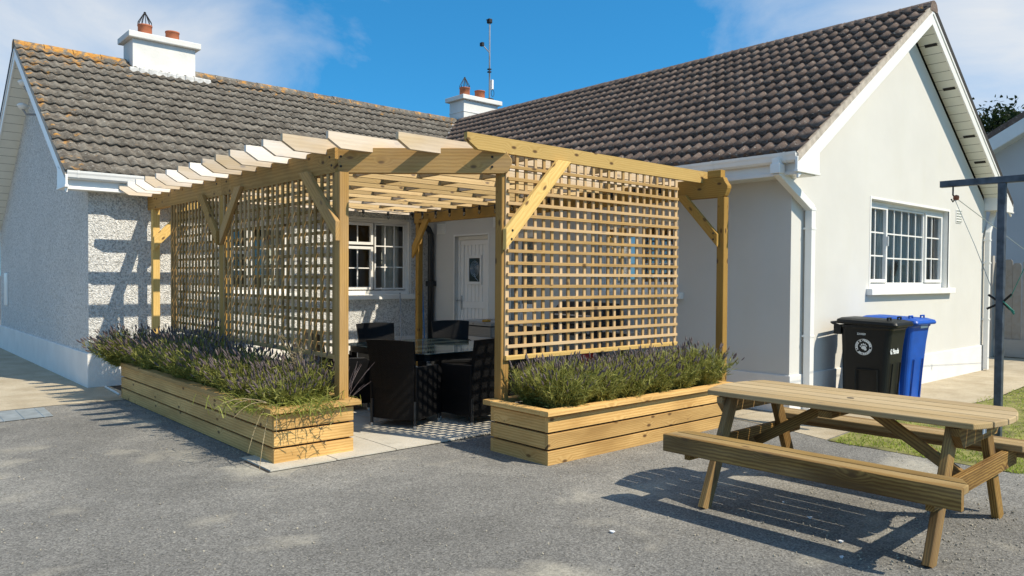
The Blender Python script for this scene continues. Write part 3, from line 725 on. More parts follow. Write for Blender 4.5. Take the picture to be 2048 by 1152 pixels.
# eaves: fascia, soffit, gutter
def eave(P, e, s0, s1, zf, parent, wall):
    """P(along, out, z): out grows away from the wall"""
    mb = MB()
    def bx(a0, a1, o0, o1, z0, z1):
        q = [P(a, o, z) for z in (z0, z1) for a, o in ((a0, o0), (a1, o0), (a1, o1), (a0, o1))]
        mb.add(q, [(3, 2, 1, 0), (4, 5, 6, 7), (0, 1, 5, 4), (1, 2, 6, 5), (2, 3, 7, 6), (3, 0, 4, 7)])
    z = zf(e); bx(s0, s1, -.085, -.105, z - .205, z - .005); bx(s0, s1, -.07, -.0845, z - .205, z - .165)
    mb.build('fascia', M_UPVC, parent, bevel=.003)
    mb = MB(); bx(s0, s1, -.1055, wall, z - .20, z - .188); mb.build('soffit', M_SOFFIT, parent)
    # ogee gutter
    prof = [(-.085, .035), (-.085, -.06), (-.055, -.075), (-.01, -.072), (.012, -.05), (.02, -.012), (.030, .012), (.034, .04), (.024, .04), (.018, .015), (.008, -.012), (0, -.046), (-.014, -.06), (-.055, -.062), (-.074, -.05), (-.077, .035)]
    mb = MB(); a = [P(s0, o - .0, z + q - .0) for o, q in prof]; b = [P(s1, o, z + q) for o, q in prof]; n = len(prof)
    mb.add(a + b, [(i, (i + 1) % n, n + (i + 1) % n, n + i) for i in range(n)])
    op = [0, 1, 2, 3, 4, 5, 6, 7]
    for e_, base in ((s0, 0), (s1, 1)):
        mb.add([P(e_, o, z + q) for o, q in prof[:8]], [tuple(range(8))])
    g = mb.build('gutter', M_UPVC, parent)
    k = s0 + .12; st = 1 if s1 > s0 else -1
    while (k - s1) * st < 0:
        mb = MB(); mb.add([P(k + q * .028, o * 1.0 + (.004 if o > -.05 else 0), z + zz + (-.004 if zz < .02 else .004)) for q in (0, 1) for o, zz in prof[1:8]], [(i, i + 1, 7 + i + 1, 7 + i) for i in range(6)])
        mb.build('gutter_clip', M_UPVC, g); k += .95 * st
    return g
eave(lambda a, o, z: (a, EV_L - o, z), EV_L, VG_L + .03, 8.0, zl, roofL, -(LY - EV_L) - .02)
eave(lambda a, o, z: (EV_R - o, a, z), EV_R, VG_R + .03, 11.66, zr, roofR, -(WX - EV_R) - .02)
# ---- downpipes
def rectpipe(name, pts, wx, wy, m_, parent):
    mb = MB(); pts = [Vector(p) for p in pts]; n = len(pts)
    v = []
    for i, p in enumerate(pts):
        sx, sy = wx / 2, wy / 2
        v += [(p.x - sx, p.y - sy, p.z), (p.x + sx, p.y - sy, p.z), (p.x + sx, p.y + sy, p.z), (p.x - sx, p.y + sy, p.z)]
    f = [(4 * i + k, 4 * i + (k + 1) % 4, 4 * i + 4 + (k + 1) % 4, 4 * i + 4 + k) for i in range(n - 1) for k in range(4)]
    mb.add(v, f + [(3, 2, 1, 0), (4 * n - 4, 4 * n - 3, 4 * n - 2, 4 * n - 1)])
    return mb.build(name, m_, parent, bevel=.004)
dp = rectpipe('downpipe', [(8.79, 4.49, 2.47), (8.79, 4.49, .02)], .10, .085, M_UPVC, house)
board('swan_neck', (8.00, 4.495, 2.83), (8.80, 4.49, 2.455), .083, .098, M_UPVC, dp)
rectpipe('outlet', [(8.02, 4.50, 2.97), (8.02, 4.50, 2.80)], .095, .09, M_UPVC, dp)
MB().box((7.96, 4.44, 2.80), (8.08, 4.56, 2.91)).build('hopper', M_UPVC, dp, bevel=.006)
for z in (2.43, 2.2, .9): MB().box((8.735, 4.443, z), (8.845, 4.555, z + .025)).build('pipe_clip', M_UPVC, dp)
dp = rectpipe('downpipe', [(15.52, 4.50, 2.95), (15.52, 4.50, 2.80), (15.25, 4.49, 2.45), (15.24, 4.49, 2.38), (15.24, 4.49, .02)], .085, .075, M_UPVC, house)
for z in (2.3, 1.9, .9): MB().box((15.19, 4.444, z), (15.29, 4.555, z + .025)).build('pipe_clip', M_UPVC, dp)
rectpipe('downpipe', [(8.40, 7.72, 2.86), (8.40, 7.72, .02)], .07, .07, M_UPVC, house)
mb = MB(); mb.tube([(7.93, 11.66, 2.95), (7.93, 11.66, 2.72), (7.99, 11.66, 2.60), (8.15, 11.68, 2.54), (8.30, 11.74, 2.50), (8.37, 11.76, 2.40), (8.38, 11.77, 2.2), (8.38, 11.77, .02)], .058, 14)
bp = mb.build('downpipe', M_BLACKP, house, smooth=True); bp['label'] = 'black round downpipe in the wing corner'
MB().box((8.32, 11.69, 1.42), (8.45, 11.85, 1.52)).build('pipe_clip', M_BLACKP, bp)
# ---- wall vents
def vent(P, u, v, w_=.2, h=.2):
    mb = MB(); slab_uvd(P, mb, u - w_ / 2, u + w_ / 2, v - h / 2, v + h / 2, -.008, .0)
    o = mb.build('wall_vent', M_UPVC, house)
    for i in range(5):
        z = v - h / 2 + h * (i + .5) / 5; q = MB()
        pts = [P(u - w_ * .42, z - .012, -.009), P(u + w_ * .42, z - .012, -.009), P(u + w_ * .42, z + .012, -.026), P(u - w_ * .42, z + .012, -.026)]
        q.add(pts, [(0, 1, 2, 3)]); q.add([P(u - w_ * .42, z + .012, -.026), P(u + w_ * .42, z + .012, -.026), P(u + w_ * .42, z + .012, -.009), P(u - w_ * .42, z + .012, -.009)], [(0, 1, 2, 3)])
        q.build('louvre', M_SOFFIT, o)
vent(PG, 13.97, 2.66, .24, .22); vent(PW, 11.55, 2.50, .26, .2); vent(PW, 9.9, 2.56, .26, .2)
MB().box((LX - .03, 18.75, .95), (LX - .0, 19.1, 1.62)).build('meter_box', M_UPVC, house, bevel=.006)
for x, z, y in ((2.38, 4.83, 15.2), (2.42, 4.50, 15.56)):
    mb = MB(); mb.tube([(LX, y, z - .10), (x + .05, y, z - .12), (x, y, z - .03)], .02, 8); fl = mb.build('floodlight', M_GALV, house)
    MB().lathe([(0, -.06), (.05, -.06), (.085, 0), (.085, .015), (.03, .05), (0, .055)], (x, y, z + .02), 14).build('lamp_head', M_UPVC, fl, smooth=True)
# CCTV-like small fixture at the right eave
MB().box((15.72, 4.32, 2.88), (15.84, 4.40, 2.95)).build('security_light', M_UPVC, house, bevel=.006)
# ---- chimneys
def chimney(x0, x1, yc, zbase, ztop, band, pots, lbl):
    wy = .30
    c = MB().box((x0, yc - wy, zbase), (x1, yc + wy, ztop)).build('chimney', M_CHIM, house, bevel=.01); c['label'] = lbl
    MB().box((x0 - .085, yc - wy - .085, ztop + .001), (x1 + .085, yc + wy + .085, ztop + .115)).build('chimney_cap', M_CHIM, c, bevel=.014)
    if band: MB().box((x0 - .012, yc - wy - .012, ztop - .30), (x1 + .012, yc + wy + .012, ztop - .285)).build('render_band', M_CHIM, c)
    z = ztop + .115
    for i, (px, r_, h, cowl) in enumerate(pots):
        p = MB().lathe([(r_ * 1.03, 0), (r_, .02), (r_ * .98, h - .03), (r_ * 1.05, h - .025), (r_ * 1.05, h), (r_ * .85, h), (r_ * .82, h - .12)], (px, yc, z - .005), 24).build('chimney_pot', M_POT, c, smooth=True)
        MB().lathe([(0, h - .1), (r_ * .83, h - .1)], (px, yc, z), 20).build('flue', M_IRON, c)
        if cowl:
            q = MB(); n = 11
            for k in range(n):
                a = 6.2832 * k / n
                q.tube([(px + r_ * math.cos(a), yc + r_ * math.sin(a), z + h - .02), (px + r_ * .95 * math.cos(a), yc + r_ * .95 * math.sin(a), z + h + .05), (px + .02 * math.cos(a), yc + .02 * math.sin(a), z + h + cowl)], .0065, 5)
            q.lathe([(.0, cowl - .02), (.028, cowl - .02), (.02, cowl + .03), (0, cowl + .035)], (px, yc, z + h), 8)
            q.build('bird_guard', M_IRON, c)
    return c
cl = chimney(4.11, 5.245, RDY, 5.1, 5.985, False, [(4.41, .125, .25, .22), (4.91, .125, .23, 0)], 'left chimney with wide white stack')
mb = MB()
for k in range(9):
    x = 4.02 + k * .165; mb.box((x, RDY - .42 + rnd.uniform(-.03, .02), zl(RDY - .42) - .04), (x + .17, RDY - .29, zl(RDY - .30) + .045 + rnd.uniform(-.01, .015)))
mb.build('flashing', M_MORTARL, cl, bevel=.02)
cr_ = chimney(11.86, 12.99, RDY, 5.1, 6.09, True, [(12.12, .135, .27, .24), (12.62, .135, .27, 0)], 'far chimney behind the right roof ridge')
# aerial mast on the far chimney
am = empty('aerial_mast', (12.87, RDY - .1, 6.21), 'thin grey aerial mast standing on the far chimney', 'aerial')
mb = MB(); mb.tube([(12.87, RDY - .1, 6.21), (12.86, RDY - .1, 8.30)], .022, 8); mb.build('mast', M_GALV, am)
MB().tube([(12.86, RDY - .1, 7.50), (12.62, RDY - .1, 7.66)], .016, 6).build('arm', M_GALV, am)
MB().box((12.57, RDY - .15, 7.62), (12.64, RDY - .05, 7.71)).build('arm_head', M_IRON, am)
MB().box((12.80, RDY - .16, 8.26), (12.91, RDY - .04, 8.38)).build('mast_head', M_IRON, am, bevel=.02)
MB().tube([(12.74, RDY - .1, 8.33), (12.81, RDY - .1, 8.33)], .01, 5).build('spike', M_IRON, am)
MB().box((12.91, RDY - .15, 6.55), (12.97, RDY - .05, 6.80)).build('antenna_box', M_UPVC, am, bevel=.01)
q = MB(); q.tube([(12.95 + .05 * math.cos(t * .5236), RDY - .13, 6.45 + .09 * math.sin(t * .5236)) for t in range(13)], .007, 5); q.build('cable_loop', M_IRON, am)
q = MB(); q.tube([(12.838, RDY - .12, 7.45), (12.845, RDY - .125, 6.9), (12.84, RDY - .12, 6.3)], .007, 5); q.build('cable', M_IRON, am)
for z in (7.05, 6.98): MB().box((12.82, RDY - .14, z), (12.90, RDY - .06, z + .03)).build('bracket', M_IRON, am)
MB().box((12.80, RDY - .18, 6.206), (12.95, RDY - .03, 6.30)).build('mast_foot', M_IRON, am, bevel=.01)

# ------------------------------------------------------------------ pergola
per = empty('pergola', (3.5, 6.2, 0), 'timber pergola with slatted roof and lattice screens over the patio', 'pergola')
PX = 3.41; BZ0, BZ1 = 2.55, 2.78; PT = .095
def post(x, y, z0, z1, m_=W_BEAM): return board('post', (x + PT / 2, y + PT / 2, z0), (x + PT / 2, y + PT / 2, z1), PT, PT, m_, per, (0, 1, 0))
post(PX, 6.21, 0.01, BZ0); post(PX, 9.005, .01, BZ0, W_AMBER); post(PX, 11.675, .01, BZ0, W_NEW)
post(4.56, 5.29, .01, BZ0); post(7.68, 4.97, .01, BZ0, W_AMBER); post(7.68, 11.16, .01, BZ0, W_AMBER)
bm_ = (BZ0 + BZ1) / 2; bh = BZ1 - BZ0
board('beam', (PX + .045, 6.30, bm_), (PX + .045, 9.05, bm_), .09, bh, W_BEAM, per); board('beam', (PX + .045, 9.053, bm_), (PX + .045, 11.93, bm_), .09, bh, W_BEAM, per)
# front beam across the chamfered corner, shaped end
fd = Vector((.735, -.678, 0)).normalized(); fn = Vector((fd.y, -fd.x, 0)); fn = fn if fn.y < 0 else -fn
A0 = Vector((3.66, 6.10, 0))
def shaped_beam(p0, p1, face_n, m_):
    """profiled right-hand end"""
    x = (p1 - p0).normalized(); l = (p1 - p0).length; y = -face_n; z = Vector((0, 0, 1))
    pr = [(0, 0), (l - .075, 0), (l - .04, .012), (l - .02, .05), (l, .10), (l, .13), (l - .035, bh - .055), (l - .06, bh)]
    pr += [(0, bh)]
    pts = [(a, 0, b) for a, b in pr]
    mb = MB(); mb.prism(pts, (0, 0, 0), (0, .085, 0))
    m = Matrix((x, y, z)).transposed().to_4x4(); m.translation = p0 + Vector((0, 0, BZ0))
    o = bpy.data.objects.new('beam', mb.mesh('beam', m_)); reg(o, per, m)
    b = o.modifiers.new('b', 'BEVEL'); b.width = .004; b.segments = 1; b.limit_method = 'ANGLE'
    return o
shaped_beam(A0 - fd * .335, A0 + fd * 1.30, fn, W_BEAM)
# wall-side beam with the same shaped end towards the camera
shaped_beam(Vector((7.68, 11.30, 0)), Vector((7.68, 4.93, 0)), Vector((-1, 0, 0)), W_AMBER)
board('packer', (7.725, 5.02, 2.825), (7.725, 5.20, 2.825), .09, .085, W_AMBER, per)
# rafters
RZ0, RZ1 = 2.735, 2.873; RT = .045; RXE = 7.86
_rm = {}
def rafter(x0, y, m_, x1=RXE):
    l = round(x1 - x0, 3); k = (l, m_.name)
    if k not in _rm:
        h = RZ1 - RZ0
        mb = MB(); mb.prism([(0, 0, h), (0, 0, h - .062), (.125, 0, 0), (l, 0, 0), (l, 0, h)], (0, 0, 0), (0, RT, 0)); _rm[k] = mb.mesh('rafter', m_)
    o = bpy.data.objects.new('rafter', _rm[k]); reg(o, per, Matrix.Translation((x0, y, RZ0 + rnd.uniform(-.004, .004))) @ Matrix.Rotation(rnd.uniform(-.003, .003), 4, 'Z'))
    return o
RY = [11.70, 11.29, 10.90, 10.50, 10.05, 9.64, 9.23, 8.83, 8.44, 8.05, 7.66, 7.26, 6.86, 6.45]
for i, y in enumerate(RY): rafter(2.975, y, W_RAFTER if i in (0, 3, 13) else W_PALE)
for x, y in ((3.23, 6.085), (3.68, 5.66)): rafter(x, y, W_RAFTER)
rafter(4.125, 5.255, W_NEW, 7.92)
allY = RY + [6.085, 5.66, 5.255]
# noggings between the rafters, staggered
for i in range(len(allY) - 1):
    ya, yb = allY[i + 1] + RT, allY[i]
    xs = (4.43, 5.62, 6.77) if i % 2 == 0 else (5.03, 6.2, 7.3)
    for x in xs:
        if x < 4.43 + .3 and yb < 6.2: continue
        if yb < 5.7 and x < 4.8: continue
        board('nogging', (x, ya, (RZ0 + RZ1) / 2), (x, yb, (RZ0 + RZ1) / 2), RT, RZ1 - RZ0 - .006, W_RAFTER, per)
# braces
def brace(P, ub, zb, ut, zt, wv, d0, d1, m_):
    """knee brace: vertical cut at ub, horizontal cut at zt; local X along the timber"""
    sl_ = (zt - zb) / (ut - ub); ui = ub + (zt - zb - wv) / sl_
    pts = [Vector(P(u, d0, z)) for u, z in ((ub, zb), (ub, zb + wv), (ui, zt), (ut, zt))]
    x = (pts[3] - pts[0]).normalized(); n = (Vector(P(0, d1, 0)) - Vector(P(0, d0, 0))); y = n.normalized(); z = x.cross(y)
    m = Matrix((x, y, z)).transposed().to_4x4(); m.translation = sum(pts, Vector()) / 4; mi = m.inverted()
    mb = MB(); mb.prism([mi @ q for q in pts], (0, 0, 0), (0, n.length, 0))
    o = bpy.data.objects.new('brace', mb.mesh('brace', m_)); reg(o, per, m)
    b = o.modifiers.new('b', 'BEVEL'); b.width = .004; b.segments = 1; b.limit_method = 'ANGLE'
    return o
PYZ = lambda u, d, z: (d, u, z)
PXZ = lambda u, d, z: (u, d, z)
BX0, BX1 = PX - .047, PX - .002
brace(PYZ, 9.105, 1.96, 9.75, 2.60, .17, BX0, BX1, W_BEAM); brace(PYZ, 9.0, 1.96, 8.38, 2.60, .17, BX0 + .001, BX1, W_BEAM)
brace(PYZ, 6.20, 1.92, 6.96, 2.60, .18, BX0, BX1, W_BEAM)
brace(PXZ, 4.535, 1.85, 5.377, 2.732, .19, 5.197, 5.247, W_NEW)
brace(PYZ, 5.03, 1.97, 5.62, 2.60, .15, 7.63, 7.678, W_AMBER); brace(PYZ, 11.30, 1.93, 10.80, 2.60, .22, 7.63, 7.678, W_AMBER)
brace(PXZ, 3.412, 1.96, 4.16, 2.733, .19, 11.63, 11.673, W_NEW)
# bolts
_bolt = MB().lathe([(0, .006), (.009, .006), (.012, .0), (.012, -.004)], (0, 0, 0), 8).mesh('bolt', M_IRON)
def bolt(p, n):
    q = Vector(n).to_track_quat('Z', 'Y').to_matrix().to_4x4(); q.translation = p
    reg(bpy.data.objects.new('bolt', _bolt), per, q)
for s in (-.27, 1.12): 
    for z in (2.61, 2.70): bolt(A0 + fd * s + fn * .0015 + Vector((0, 0, z)), fn)
for y in (6.40, 6.36, 8.9, 9.2, 11.6): bolt((PX - .001, y, 2.62 + .08 * (y > 6.38)), (-1, 0, 0))
for x, z in ((4.60, 1.95), (4.61, 2.03)): bolt((x, 5.196, z), (0, -1, 0))
for y, z in ((5.08, 2.06), (5.08, 2.13)): bolt((7.629, y, z), (-1, 0, 0))
# lattice screens
def lattice(name_lbl, P, u0, u1, z0, z1, nu, nz, horiz_front, skip=None):
    """P(u, d): plan point; d towards the viewer's side"""
    bz = z0 + .022
    a, b = P(u0 - .01, 0), P(u1 + .01, 0)
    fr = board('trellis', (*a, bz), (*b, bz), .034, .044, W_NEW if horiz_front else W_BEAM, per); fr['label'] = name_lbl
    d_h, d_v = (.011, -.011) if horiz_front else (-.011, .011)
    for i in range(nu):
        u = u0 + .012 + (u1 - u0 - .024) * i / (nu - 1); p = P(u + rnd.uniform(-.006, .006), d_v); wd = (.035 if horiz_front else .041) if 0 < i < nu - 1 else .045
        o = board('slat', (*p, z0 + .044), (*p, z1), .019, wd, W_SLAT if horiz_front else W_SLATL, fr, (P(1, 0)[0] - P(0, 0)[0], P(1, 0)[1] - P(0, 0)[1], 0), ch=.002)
    for j in range(1, nz):
        z = z0 + .02 + (z1 - z0 - .03) * j / nz + rnd.uniform(-.003, .003); ua = u0
        a, b = P(ua, d_h), P(u1, d_h)
        board('slat', (*a, z), (*b, z + rnd.uniform(-.005, .005)), .020, .031, W_SLAT if horiz_front else W_SLATL, fr, ch=.002)
lattice('lattice screen facing the picnic table', lambda u, d: (u, 5.272 - d), 4.605, 7.195, .832, 2.735, 23, 17, True,
        lambda z: 4.605 if not (2.0 < z < 2.75) else (4.605 + max(0, (z - 2.0)) * .95 + .13))
# short stubs left of the brace
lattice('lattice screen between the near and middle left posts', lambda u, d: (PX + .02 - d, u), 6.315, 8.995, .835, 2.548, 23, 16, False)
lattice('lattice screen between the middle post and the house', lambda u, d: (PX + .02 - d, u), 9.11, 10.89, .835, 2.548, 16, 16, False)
board('post', (PX + .06, 10.93, .01), (PX + .06, 10.93, BZ0), .045, .045, W_BEAM, per, (0, 1, 0))

# ------------------------------------------------------------------ planters
def planter(x0, x1, y0, y1, z0, h, lbl, gap):
    r = empty('planter', ((x0 + x1) / 2, (y0 + y1) / 2, 0), lbl, 'planter', 'timber planters at the pergola')
    n = 3; bhh = (h - .045) / n; t = .04
    for k in range(n):
        za, zb = z0 + k * bhh, z0 + (k + 1) * bhh - gap; zc = (za + zb) / 2; j = rnd.uniform(-.002, .002)
        board('board', (x0, y0 + t / 2 + j, zc), (x1, y0 + t / 2 + j, zc), t, zb - za, W_PLANTER, r); board('board', (x0, y1 - t / 2, zc), (x1, y1 - t / 2, zc), t, zb - za, W_PLANTER, r)
        board('board', (x0 + t / 2 + j, y0 + t, zc), (x0 + t / 2 + j, y1 - t, zc), t, zb - za, W_PLANTER, r); board('board', (x1 - t / 2, y0 + t, zc), (x1 - t / 2, y1 - t, zc), t, zb - za, W_PLANTER, r)
    MB().box((x0 + t * 1.05, y0 + t * 1.05, z0 - .0), (x1 - t * 1.05, y1 - t * 1.05, z0 + h - .05)).build('lining', M_SOIL, r)
    zt = z0 + h - .022; o = .052; wd = .105
    board('rail', (x0 - o, y0 - o + wd / 2, zt), (x1 + o, y0 - o + wd / 2, zt), wd, .045, W_PLANTER, r); board('rail', (x0 - o, y1 + o - wd / 2, zt), (x1 + o, y1 + o - wd / 2, zt), wd, .045, W_PLANTER, r)
    board('rail', (x0 - o + wd / 2, y0 - o + wd + .002, zt), (x0 - o + wd / 2, y1 + o - wd - .002, zt), wd, .045, W_PLANTER, r); board('rail', (x1 + o - wd / 2, y0 - o + wd + .002, zt), (x1 + o - wd / 2, y1 + o - wd - .002, zt), wd, .045, W_PLANTER, r)
    return r
planter(2.735, 3.49, 6.095, 10.71, .004, .478, 'long timber planter under the left lattice screen, shaded along its side', .017)
planter(4.50, 7.25, 4.60, 5.36, -.012, .482, 'sunlit timber planter beside the picnic table end', .017)

# ------------------------------------------------------------------ picnic table
TC = Vector((5.185, 2.342, 0)); TR = .027
pt = empty('picnic_table', TC, 'weathered wooden picnic table with attached benches on the asphalt', 'picnic table')
def TP(u, v, z): return (TC.x + u * math.sin(TR) - v * math.cos(TR), TC.y - u * math.cos(TR) - v * math.sin(TR), z)   # u towards image right, v towards the camera
ZT, ZB, LT, WT, LB, BO = .788, .513, .90, .419, .936, .852
def rounded_plank(name, v0, v1, z0, z1, half, m_, cut, parent):
    """plank along u between v0 and v1; ends follow function cut(v)"""
    mb = MB(); n = 4; vs = [v0 + (v1 - v0) * i / n for i in range(n + 1)]
    poly = [(half - cut(v), v) for v in vs] + [(-half + cut(v), v) for v in reversed(vs)]
    pts = [(a, b, -(z1 - z0) / 2) for a, b in poly]; vm_ = (v0 + v1) / 2
    pts = [(a, b - vm_, c) for a, b, c in pts]
    mb.prism(pts, (0, 0, 0), (0, 0, z1 - z0))
    ex = Vector((math.sin(TR), -math.cos(TR), 0)); ey = Vector((-math.cos(TR), -math.sin(TR), 0))
    ez = ex.cross(ey)
    m = Matrix((ex, ey, ez)).transposed().to_4x4(); m.translation = TP(0, vm_, (z0 + z1) / 2)
    o = bpy.data.objects.new(name, mb.mesh(name, m_)); reg(o, parent, m)
    b = o.modifiers.new('b', 'BEVEL'); b.width = .006; b.segments = 2; b.limit_method = 'ANGLE'; b.angle_limit = R(50)
    return o
tcut = lambda v: .10 * (abs(v) / WT) ** 2.0
pw = 2 * WT / 5
for k in range(5):
    rounded_plank('top_plank', -WT + k * pw + .0072, -WT + (k + 1) * pw - .0072, ZT - .036, ZT, LT + .06, W_TOP, tcut, pt)
# parasol hole
MB().lathe([(.0, .0015), (.024, .0015)], TP(0, 0, ZT), 14).build('parasol_hole', M_IRON, pt)
for s in (1, -1):
    cutb = (lambda s: lambda v: max(0, (abs(v) - (BO - .09)) * 0 + (.06 if abs(v) < BO - .15 else .015)))(s)
    bw = .245; ap = .042
    a0, a1 = s * (BO - bw), s * (BO - ap - .105); b0, b1 = s * (BO - ap - .095), s * (BO - ap - .001)
    rounded_plank('bench_plank', min(a0, a1), max(a0, a1), ZB - .045, ZB, LB - .01, W_TOP, lambda v: .06 * max(0, (BO - abs(v) - .14) / .11), pt)
    rounded_plank('bench_plank', min(b0, b1), max(b0, b1), ZB - .045, ZB - .001, LB - .004, W_TOP, lambda v: .0, pt)
    board('bench_apron', TP(-LB, s * (BO - ap / 2), ZB - .0595), TP(LB, s * (BO - ap / 2), ZB - .0595), ap, .119, W_TABLE, pt)
LA, LS = .723, .66
for u in (LA, -LA):
    du = .047 * (1 if u > 0 else -1)
    for s in (1, -1):
        board('leg', TP(u, s * LS, -.005), TP(u, s * .30, ZT - .05), .046, .10, W_TABLE, pt, (-math.cos(TR) * .9 * s, 0, .4))
    board('seat_bearer', TP(u + du, BO - .05, ZB - .105), TP(u + du, -BO + .05, ZB - .105), .045, .115, W_TABLE, pt)
    mb = MB(); h = .12; a = WT - .02
    mb.prism([(-a, 0, 0), (-a, 0, -.045), (-a + .07, 0, -h), (a - .07, 0, -h), (a, 0, -.045), (a, 0, 0)], (0, 0, 0), (0, .045, 0))
    ex = Vector((-math.cos(TR), -math.sin(TR), 0)); ey = Vector((math.sin(TR), -math.cos(TR), 0)); ey = ey
    m = Matrix((ex, ey, Vector((0, 0, 1)))).transposed().to_4x4(); m.translation = TP(u + (.024 if u > 0 else -.070), 0, ZT - .043)
    o = bpy.data.objects.new('top_bearer', mb.mesh('top_bearer', W_TABLE)); reg(o, pt, m)
    board('brace', TP(u - .03 * (1 if u > 0 else -1), 0, ZB - .13), TP(u * .22, 0, ZT - .075), .045, .07, W_TABLE, pt)
board('middle_bearer', TP(0, WT - .03, ZT - .066), TP(0, -WT + .03, ZT - .066), .09, .044, W_TABLE, pt)
# paper sticker on the bearer
MB().add([TP(LA + .0705, -.02, ZT - .06), TP(LA + .0705, -.10, ZT - .06), TP(LA + .0705, -.10, ZT - .13), TP(LA + .0705, -.02, ZT - .13)], [(0, 1, 2, 3)]).build('label_plate', M_PAPER, pt)

# ------------------------------------------------------------------ wheelie bins
def text_mesh(txt, size, bold=0):
    cu = bpy.data.curves.new('t', 'FONT'); cu.body = txt; cu.size = size; cu.align_x = 'CENTER'; cu.align_y = 'CENTER'; cu.offset = bold; cu.resolution_u = 2
    o = bpy.data.objects.new('t', cu); col.objects.link(o)
    me = bpy.data.meshes.new_from_object(o.evaluated_get(bpy.context.evaluated_depsgraph_get()))
    v = np.array([p.co[:] for p in me.vertices]).reshape(-1, 3); f = [tuple(p.vertices) for p in me.polygons]
    bpy.data.objects.remove(o); bpy.data.curves.remove(cu); bpy.data.meshes.remove(me)
    return v, f
def ring_poly(mb, cx, cy, r0, r1, n=40):
    b = len(mb.v)
    for i in range(n):
        a = 6.2832 * i / n; mb.v += [(cx + r0 * math.cos(a), cy + r0 * math.sin(a), 0), (cx + r1 * math.cos(a), cy + r1 * math.sin(a), 0)]
    for i in range(n):
        j = (i + 1) % n; mb.f.append((b + 2 * i, b + 2 * i + 1, b + 2 * j + 1, b + 2 * j))
def disc(mb, cx, cy, rx, ry, rot=0, n=16):
    b = len(mb.v)
    for i in range(n):
        a = 6.2832 * i / n; x, y = rx * math.cos(a), ry * math.sin(a); mb.v.append((cx + x * math.cos(rot) - y * math.sin(rot), cy + x * math.sin(rot) + y * math.cos(rot), 0))
    mb.f.append(tuple(range(b, b + n)))
def emblem(rad):
    mb = MB(); ring_poly(mb, 0, 0, rad * .95, rad)
    def arc(txt, a0, a1):
        n = len(txt)
        for i, ch in enumerate(txt):
            if ch == ' ': continue
            v, f = text_mesh(ch, rad * .27, .003)
            if not len(v): continue
            a = a0 + (a1 - a0) * i / (n - 1); c, s = math.cos(a - math.pi / 2), math.sin(a - math.pi / 2); r_ = rad * .80
            vv = [(x * c - y * s + r_ * math.cos(a), x * s + y * c + r_ * math.sin(a), 0) for x, y, z in v]; mb.add(vv, f)
    arc('LEAVE A GREENER FOOTPRINT ', math.pi * 1.12, math.pi * 1.12 - 6.2832 * 25 / 26)
    disc(mb, rad * .02, -rad * .08, rad * .30, rad * .22, .1); disc(mb, rad * .20, -rad * .26, rad * .17, rad * .17)
    for x, y, rx, ry, ro in ((-.36, .08, .10, .07, 2.4), (-.22, .27, .075, .115, .35), (-.02, .34, .075, .12, .05), (.18, .30, .075, .115, -.25), (.34, .16, .09, .075, -.6)):
        disc(mb, rad * x, rad * y, rad * rx, rad * ry, ro)
    return mb
